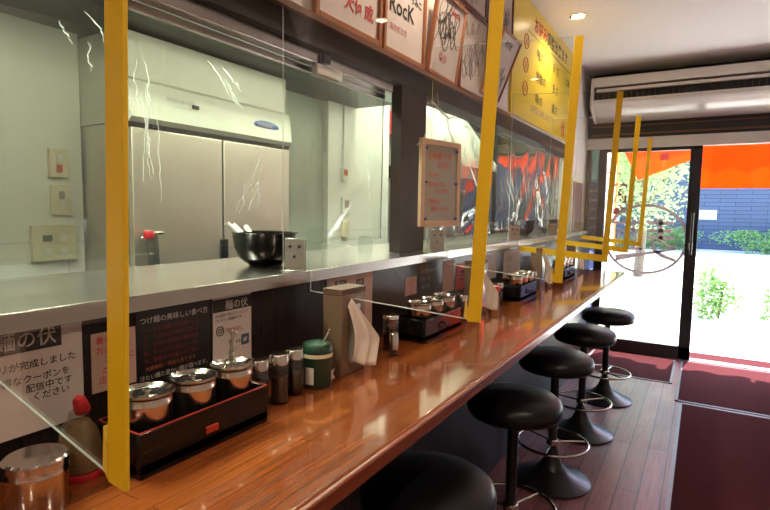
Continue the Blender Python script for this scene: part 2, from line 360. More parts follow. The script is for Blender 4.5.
# circular noodle mark on the door glass (seen from the inside, so reversed)
def stroke(mb, pts, w):
    pts = [Vector((p[0], 0, p[1])) for p in pts]
    ws = w if isinstance(w, (list, tuple)) else [w] * len(pts)
    L = []; R = []
    for i, p in enumerate(pts):
        a = pts[max(0, i - 1)]; b = pts[min(len(pts) - 1, i + 1)]; t = (b - a).normalized(); n = Vector((-t.z, 0, t.x))
        L.append(p + n * ws[i] / 2); R.append(p - n * ws[i] / 2)
    n = len(pts); vs = [(q.x, y, q.z) for y in (5.570, 5.5735) for q in L + R]
    fs = []
    for o in (0, 2 * n):
        for i in range(n - 1): fs.append((o + i, o + i + 1, o + n + i + 1, o + n + i))
    for i in range(n - 1):
        fs.append((i, i + 1, 2 * n + i + 1, 2 * n + i)); fs.append((n + i, n + i + 1, 3 * n + i + 1, 3 * n + i))
    return mb.add(vs, fs)
g = MB()
stroke(g, [(-.467 + .345 * math.cos(a * PI / 32), 1.105 + .32 * math.sin(a * PI / 32)) for a in range(65)], .026)
for s_, w_ in (([(-.442, 1.259), (-.233, 1.258)], .032), ([(-.438, 1.185), (-.244, 1.187)], .032), ([(-.451, 1.123), (-.22, 1.123)], .032),
               ([(-.344, 1.304), (-.333, 1.103)], .034), ([(-.417, 1.071), (-.376, 1.002), (-.315, .956), (-.205, .918)], [.02, .03, .036, .03]),
               ([(-.33, 1.103), (-.277, 1.056), (-.205, 1.026)], [.018, .028, .03]), ([(-.421, 1.071), (-.329, 1.072)], .02),
               ([(-.211, 1.026), (-.346, .992), (-.509, .956), (-.716, .915)], [.018, .024, .034, .065]),
               ([(-.757, 1.256), (-.512, 1.262)], .024), ([(-.698, 1.181), (-.503, 1.188)], .024), ([(-.698, 1.181), (-.689, 1.011)], .024),
               ([(-.503, 1.188), (-.493, 1.001)], .024), ([(-.761, 1.007), (-.487, 1.011)], .024), ([(-.570, 1.252), (-.558, 1.018)], .02), ([(-.628, 1.183), (-.619, 1.015)], .016)):
    stroke(g, s_, w_)
o = g.build('window_decal', GREYMARK); tag(o, 'brown-grey noodle character in a ring on the glass door', 'decal')

# ------------------------------------------------------------------ counter, steel ledge
ct = thing('counter', 'long glossy orange-brown wooden counter running to the door', 'counter', (0, 0, 0))
MB().prism([(-.953, -2.2), (-.499, -2.2), (-.499, 4.42), (-.70, 4.42), (-.953, 4.42)], 'z', .868, CZ).build('counter_top', WOOD, ct, bevel=.004)
MB().box((-.499, -2.2, .867), (-.486, 4.42, CZ - .001)).build('front_edging', WOODEDGE, ct, bevel=.004, seg=3)
lg = thing('steel_ledge', 'brushed steel serving ledge along the kitchen opening', 'ledge')
MB().box((-1.38, -2.2, 1.160), (-.9335, 5.40, 1.176)).build('ledge_top', STEEL, lg, bevel=.002)
MB().box((-.9335, -2.2, 1.144), (-.93, 5.40, 1.1762)).build('front_lip', STEEL, lg, bevel=.0006)

# ------------------------------------------------------------------ stools
def make_stool(x, y, label, rz=0):
    t = thing('bar_stool', label, 'stool', (x, y, 0), rz, 'black round stools along the counter')
    MB().lathe([(.0, .570), (.155, .570), (.171, .577), (.179, .590), (.180, .612), (.173, .633), (.150, .650), (.09, .661), (0, .664)], n=48).build('seat', BLKVINYL, t)
    MB().lathe([(.0, .563), (.105, .563), (.11, .568), (.11, .576), (0, .576)], n=32).build('seat_plate', BLKMET, t)
    MB().lathe([(.021, .16), (.021, .565)], n=20).build('post', BLKMET, t)
    MB().lathe([(.188, 0), (.190, .004), (.189, .010), (.165, .022), (.125, .036), (.085, .056), (.055, .085), (.036, .125), (.028, .17), (.0, .172)], n=48).build('base', BLKMET, t)
    MB().tube([(.17 * math.cos(a * PI / 24), .17 * math.sin(a * PI / 24), .20) for a in range(48)], .0075, 10, True).build('foot_ring', CHROME, t).name
    fring = t.children[-1] if t.children and t.children[-1].name.startswith('foot_ring') else [c for c in bpy.data.objects if c.name.startswith('foot_ring') and c.parent == t][0]
    MB().lathe([(.026, .185), (.030, .19), (.030, .21), (.026, .215)], n=20).build('ring_collar', CHROME, t)
    for k in range(3):
        a = 2 * PI * k / 3 + .35
        MB().tube([(.025 * math.cos(a), .025 * math.sin(a), .2), (.168 * math.cos(a), .168 * math.sin(a), .2)], .005).build('spoke', CHROME, fring)
for x, y, lb, rz in ((-.585, 1.22, 'round black vinyl stool nearest the camera, cut by the frame bottom', .3), (-.585, 1.97, 'round black vinyl stool second from the camera under the counter edge', .8),
                     (-.588, 2.66, 'middle of the five black stools, third from the door', .2), (-.579, 3.35, 'round black stool second from the glass door', .5), (-.550, 4.06, 'round black stool farthest along, right by the glass door', 1.1)):
    make_stool(x, y, lb, rz)

# ------------------------------------------------------------------ mats
def mat(label, x0, y0, x1, y1):
    t = thing('floor_mat', label, 'mat', ((x0 + x1) / 2, (y0 + y1) / 2, 0), 0, 'dark red entrance mats')
    hx, hy = (x1 - x0) / 2, (y1 - y0) / 2
    MB().box((-hx + .02, -hy + .02, .001), (hx - .02, hy - .02, .009)).build('carpet', MAT, t, smooth=False)
    e = MB().box((-hx, -hy, 0), (-hx + .02, hy, .007)).box((hx - .02, -hy, 0), (hx, hy, .007)).box((-hx, -hy, 0), (hx, -hy + .02, .007)).box((-hx, hy - .02, 0), (hx, hy, .007))
    e.build('rubber_border', MATEDGE, t)
mat('long dark red floor mat beside the stools, nearest the camera', -.075, 1.2, .85, 4.26)
mat('dark red floor mat in front of the open doorway', -.105, 4.30, .85, 5.52)
mat('dark red floor mat under the glass door beside the last stool', -.86, 4.72, -.14, 5.52)

# ------------------------------------------------------------------ downlights
def downlight(x, y, label, power):
    t = thing('ceiling_downlight', label, 'light', (x, y, CEIL), 0, 'recessed ceiling downlights')
    MB().lathe([(.038, -.001), (.055, -.006), (.058, -.003), (.058, 0), (.038, 0)], n=32).build('trim_ring', CHROME, t)
    MB().lathe([(0, -.004), (.039, -.004), (.039, 0), (0, 0)], n=32).build('lamp_lens', WARMLAMP, t)
    l = light('lamp_light', 'SPOT', (0, 0, -.02), power, (1, .80, .60), to=(0, 0, -1), parent=t); l.data.spot_size = 2.5; l.data.spot_blend = .7; l.data.shadow_soft_size = .04
for i, (x, y, lb, p) in enumerate(((-.80, 3.83, 'round recessed downlight in the ceiling beside the yellow sign', 20), (-.72, 1.9, 'downlight above the signature frames', 24),
                                   (-.62, .3, 'downlight above the near end of the counter', 16), (-.62, -1.2, 'downlight behind the camera', 20), (.45, 1.0, 'added fill downlight above the aisle', 24), (.45, -1.0, 'added fill downlight over the aisle at the back', 24))):  # the two aisle lamps are added, to bounce light onto the ceiling
    downlight(x, y, lb, p)
# kitchen fluorescent lamps
def tube_lamp(x, y, ln, label, p):
    t = thing('fluorescent_lamp', label, 'light', (x, y, 2.55), 0, 'kitchen ceiling lamps')
    MB().box((-.06, -ln / 2, -.03), (.06, ln / 2, 0)).build('lamp_housing', WHITEP, t, bevel=.004)
    MB().tube([(0, -ln / 2 + .03, -.048), (0, ln / 2 - .03, -.048)], .016, 12).build('lamp_tube', TUBE, t)
    light('lamp_light', 'AREA', (0, 0, -.07), p, (.92, 1, .80), (.15, ln), to=(0, 0, -1), parent=t)
tube_lamp(-1.62, .5, 1.2, 'fluorescent lamp over the near kitchen', 46)
tube_lamp(-1.62, 2.6, 1.2, 'fluorescent lamp over the kitchen column', 40)
tube_lamp(-1.62, 4.4, 1.2, 'fluorescent lamp over the far kitchen', 10)

# ------------------------------------------------------------------ kitchen equipment
fz = thing('refrigerator', 'tall stainless two-door kitchen refrigerator with white header panel', 'refrigerator', (-1.9, 1.73, 0))
MB().box((-.60, -.455, .0), (-.036, .455, 1.67)).build('cabinet', STEELV, fz, bevel=.004)
MB().box((-.036, -.45, .10), (-.03, .45, 1.66)).build('door_gasket', BLKMET, fz)
for s in (-1, 1):
    MB().box((-.03, s * .006, .12) if s > 0 else (-.03, -.452, .12), (0, .452, 1.650) if s > 0 else (0, -.006, 1.650)).build('door', STEELV, fz, bevel=.002)
MB().box((-.004, -.022, .9), (.008, .022, 1.20)).build('handle_recess', BLKMET, fz, bevel=.003)
MB().prism([(-.60, 1.67), (-.002, 1.67), (.012, 1.69), (-.004, 1.83), (-.03, 1.845), (-.03, 2.02), (-.60, 2.02)], 'y', -.462, .462).build('header_panel', P('header_enamel', (.50, .51, .43), .3, coat=.2), fz, bevel=.003)
MB().box((-.02, -.455, 1.655), (-.002, .455, 1.672)).build('header_shadow_gap', BLKMET, fz)
lo = MB().lathe([(0, 0), (.055, 0), (.060, .003), (.055, .006), (0, .007)], n=40, M=Matrix.Rotation(PI / 2, 4, 'Y') @ Matrix.Diagonal((.42, 1.55, 1, 1)))
b = lo.build('badge', BLUELOGO, fz, loc=(.000, .28, 1.752)); 
tb = MB(); text_mb(tb, 'HOSHIZAKI', .022, (.009, .215, 1.746), Y3, Z3, .0006, sx=.9)
text_mb(tb, '業務用冷凍冷蔵庫', .018, (.006, -.30, 1.775), Y3, Z3); text_mb(tb, 'インバーター制御  HRF', .012, (.008, -.27, 1.752), Y3, Z3)
tb.build('header_lettering', GREYINK, fz)
lb = MB().box((.001, .30 - .47, 1.762), (.007, .335 - .47, 1.778)); lb.build('header_tag', BLKINK, fz)
# hood / duct above and dark gap
o = thing('ventilation_duct', 'pale sheet-metal duct running above the refrigerator', 'duct', (-2.0, 1.2, 2.035))
MB().box((-.4, -3.0, .10), (.25, 1.9, .36)).build('duct_body', KGREY, o, bevel=.01)
MB().box((-.38, -3.0, 0), (.22, 1.9, .10)).build('duct_underside', KDARK, o)
MB().tube([(.32, -3, .12), (.32, 1.9, .12)], .016).build('pipe', STEEL, o)
o = thing('exhaust_hood', 'pale enamel exhaust hood in the far kitchen', 'hood', (-2.0, 4.70, 1.6))
MB().prism([(-.55, .1), (.35, .1), (.35, .16), (.0, .65), (-.55, .65)], 'y', -.95, .05).build('hood_body', P('hood_enamel', (.60, .62, .54), .35), o, bevel=.005)
MB().box((-.55, -.95, 0), (.36, .05, .1)).build('hood_lip', STEEL, o, bevel=.003)
MB().box((-.5, -.7, .65), (-.1, -.2, .95)).build('hood_duct', STEEL, o)
o = thing('kitchen_range', 'dark steel cooking range below the exhaust hood', 'range', (-2.0, 4.6, 0))
MB().box((-.5, -.8, 0), (.3, .8, .85)).build('range_body', KDARK, o, bevel=.006)
MB().box((-.5, -.8, .85), (.32, .8, .88)).build('range_top', STEEL, o, bevel=.003)
for i, (yy, rr, hh) in enumerate(((-.5, .20, .34), (.0, .17, .26), (.48, .2, .36))):
    p_ = thing('stock_pot', ('large steel stock pot on the range, nearest', 'smaller steel stock pot in the middle of the range', 'large steel stock pot on the range, farthest')[i], 'pot', (-1.95, 4.6 + yy, .88), 0, 'stock pots on the range')
    MB().lathe([(0, 0), (rr, 0), (rr, hh), (rr + .008, hh + .004), (rr - .004, hh), (rr - .006, .01), (0, .01)], n=32).build('pot_body', STEEL, p_)
    for s in (-1, 1): MB().tube([(s * rr, -.05, hh - .07), (s * (rr + .03), -.04, hh - .07), (s * (rr + .03), .04, hh - .07), (s * rr, .05, hh - .07)], .006).build('handle', STEEL, p_)
o = thing('work_table', 'low steel kitchen worktable below the serving ledge', 'table', (-1.64, .5, 0))
MB().box((-.15, -1.6, .80), (.24, 3.2, .84)).build('table_top', STEEL, o, bevel=.004)
for yy in (-1.5, .8, 3.1):
    for xx in (-.1, .2): MB().box((xx - .02, yy - .02, 0), (xx + .02, yy + .02, .80)).build('leg', STEEL, o)
# wall devices
def plate(name, label, cat, x, y, z, w_, h_, mt, extra=None, dep=.02, axis='x', rows=()):
    t = thing(name, label, cat, (x, y, z))
    MB().box((0, -w_ / 2, -h_ / 2), (dep, w_ / 2, h_ / 2)).build('case', mt, t, bevel=.003)
    for nm, yy, zz, ww, hh, m2 in rows: MB().box((dep, yy - ww / 2, zz - hh / 2), (dep + .003, yy + ww / 2, zz + hh / 2)).build(nm, m2, t, bevel=.001)
    return t
X0 = -2.22
plate('switch_plate', 'cream switch plate on the near kitchen wall, upper of two', 'switch', X0, 1.165, 1.51, .072, .115, CREAMP, rows=(('rocker', 0, .02, .022, .03, WHITEP), ('rocker', 0, -.02, .022, .03, REDINK)))
plate('switch_plate', 'cream switch plate on the near kitchen wall, below the other', 'switch', X0, 1.170, 1.365, .072, .115, CREAMP, rows=(('rocker', 0, .02, .022, .03, GREYINK), ('rocker', 0, -.02, .022, .03, WHITEP)))
plate('water_heater_control', 'cream control panel with small green display on kitchen wall', 'control panel', X0, 1.14, 1.195, .17, .14, CREAMP, rows=(('display', -.03, .02, .035, .025, GREEN), ('button', .03, .02, .03, .03, WHITEP), ('button', .03, -.03, .03, .02, WHITEP), ('button', -.03, -.03, .03, .02, WHITEP)))
X1 = -2.10
plate('alarm_box', 'white box with orange front high on the kitchen column', 'alarm', X1, 2.96, 1.575, .055, .10, WHITEP, rows=(('front_label', 0, .015, .04, .04, ORANGE),))
plate('thermostat', 'white thermostat with grey screen on the kitchen column', 'thermostat', X1, 2.975, 1.37, .085, .11, WHITEP, rows=(('screen', 0, .01, .05, .05, GREYINK),))
plate('switch_plate', 'yellowed switch plate under the thermostat on the kitchen column', 'switch', X1, 2.975, 1.21, .075, .11, CREAMP, rows=(('rocker', 0, 0, .03, .06, CREAMP),))
plate('socket_plate', 'small white socket plate low on the kitchen column', 'socket', X1, 3.0, 1.06, .055, .07, WHITEP, rows=(('screen', 0, 0, .03, .03, GREYINK),))
o = MB().tube([(X1 + .006, 2.955, 1.63), (X1 + .006, 2.955, 2.5)], .006).build('conduit', WHITEP); tag(o, 'thin white conduit running up the kitchen column', 'conduit')
o = MB().box((-2.14, 3.602, 1.93), (-2.12, 3.72, 2.11)).build('red_notice', REDINK); tag(o, 'red notice board seen at the right edge of the near opening', 'notice')
o.location = (0, 0, 0)
struct('wall_kitchen_divider', MB().box((-2.5, 3.56, 0), (-2.14, 3.60, 2.5)), BEAM, smooth=False)
# hanging utensil on fridge
o = thing('ladle_rack', 'small red and steel utensil hook hanging by the refrigerator', 'hook', (-1.885, 1.33, 1.22))
MB().tube([(.0, -.03, .0), (.02, .0, .02), (.02, .05, .02)], .008).build('hook_bar', CHROME, o)
MB().tube([(.02, .0, .02), (.025, .01, -.16)], .022, 10).build('utensil', KDARK, o)
MB().lathe([(0, 0), (.02, 0), (.024, .012), (.018, .03), (0, .032)], (.02, -.01, .0), n=12).build('red_grip', REDP, o)

# rail, clip, bracket above the near opening
o = thing('sliding_rail', 'pale metal curtain rail under the dark beam of the near opening', 'rail', (-1.060, 0, 1.79))
MB().box((-.02, -2.1, 0), (.02, 1.80, .036)).build('rail_body', STEEL, o, bevel=.002)
MB().box((-.035, -2.1, -.02), (-.022, 1.80, .0)).build('lower_track', STEEL, o, bevel=.002)
MB().box((.0, 1.32, -.032), (.026, 1.45, .0)).build('carrier', WHITEP, o, bevel=.004)
MB().box((.022, 1.34, .005), (.034, 1.375, .03)).build('black_clip', BLKMET, o, bevel=.002)

# vinyl sheets in the two openings
def vinyl(name, label, y0, y1, z0, z1, amp, seed, x=-1.10, curl=0):
    rnd = random.Random(seed); cr = []
    for k in range(15):
        cr.append((rnd.uniform(0, 1), rnd.uniform(0, 1), rnd.uniform(-1.2, 1.2), rnd.uniform(.02, .05), rnd.uniform(-1, 1), rnd.uniform(.15, .5)))
    W = y1 - y0; Hh = z1 - z0
    def fn(u, v):
        y = u * W; z = v * Hh
        d = .35 * math.sin(y * 5 + seed) + .22 * math.sin(y * 11 + z * 3) + .12 * math.sin(z * 14 + y * 6)
        d *= (.25 + .75 * (1 - v))
        for cu, cv, ang, wd, am, ln in cr:
            dy = y - cu * W; dz = z - cv * Hh; s = dy * math.cos(ang) + dz * math.sin(ang); q = -dy * math.sin(ang) + dz * math.cos(ang)
            d += am * math.exp(-(s / wd) ** 2 - (q / ln) ** 2) * 1.1
        return (x + amp * d + curl * (u ** 8) * .03, y0 + y, z0 + z)
    g = MB().grid(fn, int(W * 60), int(Hh * 60))
    o = g.build(name, VINYL); s = o.modifiers.new('thick', 'SOLIDIFY'); s.thickness = .0008
    return o
CREASE_GLINT = clear('vinyl_crease_glint', (1, 1, 1), .08, .38, 1.6, 1.6)
for n_ in [n for n in CREASE_GLINT.node_tree.nodes if n.type == 'BSDF_DIFFUSE']:   # translucent white keeps the painted highlight strands bright
    tl = CREASE_GLINT.node_tree.nodes.new('ShaderNodeBsdfTranslucent'); tl.inputs[0].default_value = (1, 1, .96, 1)
    CREASE_GLINT.node_tree.links.new(tl.outputs[0], n_.outputs[0].links[0].to_socket)
def crease_glints(o, x, groups, seed):  # pale strands laid on the film's folds to imitate their highlights
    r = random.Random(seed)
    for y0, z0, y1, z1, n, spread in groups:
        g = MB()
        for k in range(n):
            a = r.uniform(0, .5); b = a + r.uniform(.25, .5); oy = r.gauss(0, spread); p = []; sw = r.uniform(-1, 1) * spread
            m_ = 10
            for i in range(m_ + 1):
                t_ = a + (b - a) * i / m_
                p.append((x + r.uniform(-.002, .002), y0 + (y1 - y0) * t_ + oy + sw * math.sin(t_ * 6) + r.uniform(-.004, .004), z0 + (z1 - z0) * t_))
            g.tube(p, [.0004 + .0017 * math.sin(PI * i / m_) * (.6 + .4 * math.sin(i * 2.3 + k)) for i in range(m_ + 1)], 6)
        g.build('crease_glint', CREASE_GLINT, o)
o = vinyl('vinyl_sheet', '', -.9, 1.79, 1.235, 1.80, .008, 3, -1.112, 1); tag(o, 'large clear wrinkled vinyl sheet hanging in the near kitchen opening', 'vinyl sheet', 'clear vinyl kitchen sheets')
crease_glints(o, -1.098, ((.765, 1.72, .785, 1.30, 9, .014), (.93, 1.74, 1.10, 1.60, 5, .020), (1.16, 1.52, 1.05, 1.30, 8, .022), (.60, 1.74, .66, 1.60, 3, .03), (1.70, 1.60, 1.74, 1.28, 3, .006)), 4)
o = vinyl('vinyl_sheet', '', 2.06, 3.05, 1.20, 1.83, .016, 5, -1.08); tag(o, 'clear crumpled vinyl sheet in the far opening, beside the pillar', 'vinyl sheet', 'clear vinyl kitchen sheets')
crease_glints(o, -1.062, ((2.6, 1.60, 2.95, 1.32, 6, .03), (2.35, 1.80, 2.75, 1.75, 3, .02)), 8)
o = vinyl('vinyl_sheet', '', 3.08, 4.80, 1.22, 1.83, .017, 9, -1.08); tag(o, 'clear crumpled vinyl sheet reflecting orange in the far opening', 'vinyl sheet', 'clear vinyl kitchen sheets')
crease_glints(o, -1.062, ((3.3, 1.65, 3.5, 1.28, 9, .06), (3.75, 1.70, 3.7, 1.28, 8, .08), (4.1, 1.60, 4.15, 1.28, 4, .05)), 5)

# ------------------------------------------------------------------ signature frames on the upper wall
def frame(label, y0, y1, z0, h, lean, roll, fm, inks, slim=.014, x=UX + .002):
    """y0,y1 ends, z0 bottom; lean = top tilts into the room"""
    wd = y1 - y0
    t = thing('signature_frame', label, 'picture frame', (x, (y0 + y1) / 2, z0), 0, 'framed autographs above the opening')
    t.rotation_euler = (roll, lean, 0)
    f = MB(); a = -wd / 2
    f.box((0, a, 0), (.016, a + slim, h)).box((0, -a - slim, 0), (.016, -a, h)).box((0, a + slim, 0), (.016, -a - slim, slim)).box((0, a + slim, h - slim), (.016, -a - slim, h))
    f.build('frame_moulding', fm, t, bevel=.002)
    card = MB().box((.002, a + slim, slim), (.007, -a - slim, h - slim)).build('signed_card', PAPER, t)
    for im, fn in inks:
        g = MB(); fn(g, a, wd, h); g.build('autograph', im, card)
def scrib(seed, amp=1, zc=.62, n=3):
    def fn(g, a, wd, h):
        r = random.Random(seed)
        for k in range(n):
            cx = r.uniform(-.18, .18) * wd; cz = h * (zc + r.uniform(-.18, .16)); p = []
            f1, f2, ph = r.uniform(1.5, 3.2), r.uniform(2, 4.4), r.uniform(0, 6)
            for i in range(40):
                s = i / 39; p.append((.0085, cx + (s - .5) * wd * .45 + wd * .10 * amp * math.sin(f1 * 6.28 * s + ph), cz + h * .11 * amp * math.cos(f2 * 6.28 * s) + (s - .5) * h * .12))
            g.tube(p, .0013, 4)
    return fn
def words(rows):
    def fn(g, a, wd, h):
        for body, size, fy, fz_ in rows: text_mb(g, body, size, (.0078, a + wd * fy, h * fz_), Y3, Z3, .0012)
    return fn
frame('brown-framed autograph card with red brush characters, leftmost of the row', 1.268, 1.640, 1.912, .36, .02, 0, FRAMEW, [(REDINK, words([('大何成', .058, .40, .20)])), (GREYINK, scrib(2, 1, .8, 2))], .020)
frame('brown-framed autograph card reading RocK beside the red-lettered card', 1.652, 1.975, 1.912, .36, .02, 0, FRAMEW, [(BLKINK, words([('RocK', .085, .12, .42), ('うみこ', .03, .62, .62)])), (PINKINK, words([('ありがとう', .026, .15, .25)]))], .018)
frame('leaning brown-framed autograph with big looped black signature', 2.000, 2.30, 1.915, .335, .13, -.03, FRAMEW, [(BLKINK, scrib(11, 1.4, .66, 4)), (REDINK, words([('麺の伏さん', .022, .45, .82)])), (PINKINK, words([('最高', .04, .3, .2)]))], .014)
frame('dark-red-framed autograph with faint grey writing under the small frame', 2.335, 2.665, 1.915, .375, .03, 0, FRAMED, [(GREYINK, scrib(21, 1, .4, 4)), (GREYINK, scrib(22, .7, .75, 2))], .009)
frame('small brown-framed document leaning far out beside the yellow sign', 2.600, 2.885, 1.945, .325, .38, 0, FRAMEW, [(GREYINK, scrib(31, .8, .45, 5)), (BLKINK, words([('感謝状', .035, .30, .80)])), (REDINK, words([('印', .03, .68, .08)]))], .011)
frame('upper-row dark-red-framed autograph touching the ceiling corner', 2.30, 2.66, 2.310, .33, 0, 0, FRAMED, [(GREYINK, scrib(41, 1, .3, 3))], .010)
frame('tall white autograph in thin dark frame against the yellow sign', 2.865, 3.085, 2.20, .40, 0, 0, FRAMED, [(GREYINK, scrib(51, 1, .4, 4))], .007)
frame('upper-row autograph in thin dark frame over the leaning document', 2.675, 2.855, 2.28, .34, 0, 0, FRAMED, [(GREYINK, scrib(53, 1, .4, 2))], .007)

# ------------------------------------------------------------------ yellow menu sign
ys = thing('yellow_sign', 'large yellow wall sign with red and black Japanese lettering', 'sign', (UX + .002, 3.985, 1.925))
MB().box((0, -.885, 0), (.012, .885, .733)).build('sign_board', YELSIGN, ys, bevel=.001)
def onsign(mb, body, size, y, z, bold=.002, sx=1.0, vert=False): return text_mb(mb, body, size, (.0122, y - 3.985, z - 1.925), Y3, Z3, bold, sx=sx)
red = MB(); onsign(red, 'お好み', .104, 3.525, 2.515, .0035, 1.03)
blk = MB(); onsign(blk, '調整出来ます', .104, 3.845, 2.515, .0015, 1.03)
MB().box((.0121, 3.40 - 3.985, .549), (.0130, .86, .553)).build('ruled_line', BLKINK, ys)
for i, (c_, a_, b_) in enumerate((('麺', '麺の', '硬さ'), ('脂', '背脂の', '多さ'), ('味', '味の', '濃さ'))):
    z = 2.385 - .143 * i
    onsign(red, c_, .055, 3.338, z - .005, .0003, 1.0)
    red.tube([(.0128, 3.365 - 3.985 + .048 * math.cos(k * PI / 12), z + .016 - 1.925 + .044 * math.sin(k * PI / 12)) for k in range(24)], .003, 5, True)
    onsign(blk, a_, .075, 3.60, z - .028, .0009, 1.25 if i != 1 else 1.15); onsign(blk, b_, .075, 4.04, z - .018, .0009, 1.2)
onsign(blk, '普通', .06, 4.46, 2.36, .001, 1.0)
gr = MB(); text_mb(gr, 'お気軽にお申し付け下さい', .055, (.0122, 3.50 - 3.985, .075), Y3, Z3, .001)
gr.build('small_lettering', GREYINK, ys); onsign(red, '伏', .13, 4.36, 1.955, .004)
red.build('red_lettering', REDINK, ys); blk.build('black_lettering', BLKINK, ys)

# ------------------------------------------------------------------ papers on the black wall
def poster(name, label, cat, y0, y1, z0, z1, pm, inks, x=LX, group=None):
    t = thing(name, label, cat, (x, y0, z0), 0, group)
    MB().box((.0003, 0, 0), (.0023, y1 - y0, z1 - z0)).build('sheet', pm, t, smooth=False)
    for nm, im, rows, rects in inks:
        g = MB()
        for body, size, yy, zz in rows: text_mb(g, body, size, (.0024, yy, zz), Y3, Z3, size * .006)
        for a0, b0, a1, b1 in rects: g.box((.0023, a0, b0), (.0028, a1, b1))
        if nm: g.build(nm, im, t, smooth=False)
    return t
WHL = WHTINK
poster('coupon_poster', 'white paper poster with black heading at the far left of the wall', 'poster', .28, .532, .965, 1.15, PAPER,
       [('heading_block', BLKINK, [], [(.03, .140, .216, .176)]), ('black_lettering', BLKINK, [('アプリが完成しました', .0155, .085, .112), ('お得なクーポンを', .0155, .105, .088), ('配信中です', .0155, .155, .071), ('ください', .0155, .165, .055)], [])])
po = MB(); text_mb(po, '麺の伏', .032, (LX + .003, .392, 1.114), Y3, Z3, .0003); po.build('coupon_heading', WHTINK).name = 'heading_lettering'
ho = bpy.data.objects['heading_lettering']; par = [q for q in bpy.data.objects if q.name.startswith('coupon_poster')][0]; ho.parent = par; ho.location = tuple(-v for v in par.location)
poster('small_notice', 'small pinkish notice with red handwriting behind the yellow post', 'notice', .548, .637, 1.00, 1.112, PAPERP,
       [('red_lettering', REDINK, [('暑いので', .016, .008, .092), ('お冷を', .016, .008, .073), ('ご自由に', .016, .022, .054), ('どうぞ', .016, .018, .035), ('店長', .016, .012, .016)], [])])
poster('menu_board', 'black board explaining how to eat tsukemen in red and white writing', 'board', .638, .822, .985, 1.147, BLACKPAP,
       [('white_lettering', WHTINK, [('つけ麺の美味しい食べ方', .0155, .008, .128), ('冷たい麺と温かい麺が選べます。', .0118, .006, .012)], []),
        ('red_lettering', P('board_red_ink', (.22, .018, .018), .6), [('一、まずは麺だけを味わって', .0105, .016, .110), ('二、つけ汁に半分ほど浸して', .0105, .016, .094), ('三、お好みで薬味と調味料を', .0105, .016, .078), ('四、残った汁に割りスープを', .0105, .016, .062), ('五、最後までお楽しみ下さい', .0105, .016, .046), ], []),
        ('orange_lettering', P('board_orange_ink', (.35, .10, .05), .6), [('大盛無料・特盛も承ります', .0105, .018, .030)], [])])
def qr_poster(label, y0, y1, z0, z1):
    W = y1 - y0; Hh = z1 - z0
    t = poster('social_media_poster', label, 'poster', y0, y1, z0, z1, PAPER,
       [('heading_block', BLKINK, [], [(.0, Hh - .034, W, Hh - .004)]), ('heading_lettering', WHTINK, [], []),
        ('black_lettering', BLKINK, [('SNS登録で煮玉子トッピング', W * .07, .005, Hh - .046), ('プレゼント実施中です', W * .07, .005, Hh - .057), ('公式アカウント', W * .06, .045 * W / .12, Hh - .088), ('Twitter', W * .13, W * .36, Hh * .32), ('フォロー', W * .07, W * .36, Hh * .22)], []),
        ('red_lettering', REDINK, [('Instagram', W * .10, W * .32, Hh * .52)], []),
        ('bird_badge', P('slate_badge', (.06, .08, .14), .5), [], [(W * .72, Hh * .27, W * .93, Hh * .42)])], group='social media posters')
    g = MB(); text_mb(g, '麺の伏', .024, (.0030, W * .30, Hh - .029), Y3, Z3, .0002); g.build('logo_lettering', WHTINK, t)
    g = MB(); cy, cz, r_ = W * .17, Hh * .54, W * .085   # camera icon
    sq = [(cy - r_, cz - r_ * .5), (cy - r_ * .5, cz - r_), (cy + r_ * .5, cz - r_), (cy + r_, cz - r_ * .5), (cy + r_, cz + r_ * .5), (cy + r_ * .5, cz + r_), (cy - r_ * .5, cz + r_), (cy - r_, cz + r_ * .5)]
    g.tube([(.003, a, b) for a, b in sq], .0011, 5, True).tube([(.003, cy + r_ * .5 * math.cos(k * PI / 8), cz + r_ * .5 * math.sin(k * PI / 8)) for k in range(16)], .001, 5, True)
    g.box((.0028, cy + r_ * .5, cz + r_ * .55), (.0036, cy + r_ * .68, cz + r_ * .72)); g.build('camera_icon', BLKINK, t)
    g = MB(); by, bz, q = W * .825, Hh * .345, W * .07
    g.prism([(by - q * .95, bz - q * .5), (by - q * .2, bz - q * .75), (by + q * .45, bz - q * .35), (by + q * .62, bz + q * .2), (by + q * .9, bz + q * .5), (by + q * .55, bz + q * .5), (by + q * .3, bz + q * .72), (by, bz + q * .55), (by - q * .1, bz + q * .2), (by - q * .8, bz + q * .6), (by - q * .75, bz), (by - q * .55, bz - q * .3)], 'x', .0028, .0034)
    g.build('bird_icon', WHTINK, t); return t
qr_poster('pale poster with black heading and camera icon above the steel pots', .831, .951, .968, 1.1395)
poster('social_media_poster', 'pale poster with dark label blocks behind the napkin dispenser', 'poster', 1.262, 1.515, .93, 1.138, PAPERP,
       [('label_blocks', BLKINK, [], [(.04, .17, .10, .198), (.155, .168, .20, .192)]), ('lettering', WHTINK, [('麺の', .022, .046, .178), ('の伏', .018, .158, .174)], []), ('grey_lettering', GREYINK, [('本日のおすすめ', .02, .04, .13), ('数量限定', .02, .04, .10)], [])], group='social media posters')
poster('small_notice', 'small square pink notice with red writing left of the second tray', 'notice', 1.752, 1.842, 1.022, 1.092, PAPERP,
       [('red_lettering', REDINK, [('ご注文は', .016, .008, .052), ('お席にて', .016, .008, .036), ('どうぞ', .016, .01, .020), ('店主', .014, .03, .005)], [])])
poster('menu_board', 'plain black board with worn grey chalk marks above the second tray', 'board', 1.865, 2.07, .985, 1.125, BLACKPAP,
       [('chalk_lettering', GREYINK, [('つけ麺の食べ方', .022, .012, .11), ('冷たい麺', .018, .02, .08), ('温かい麺', .018, .02, .05)], [])])
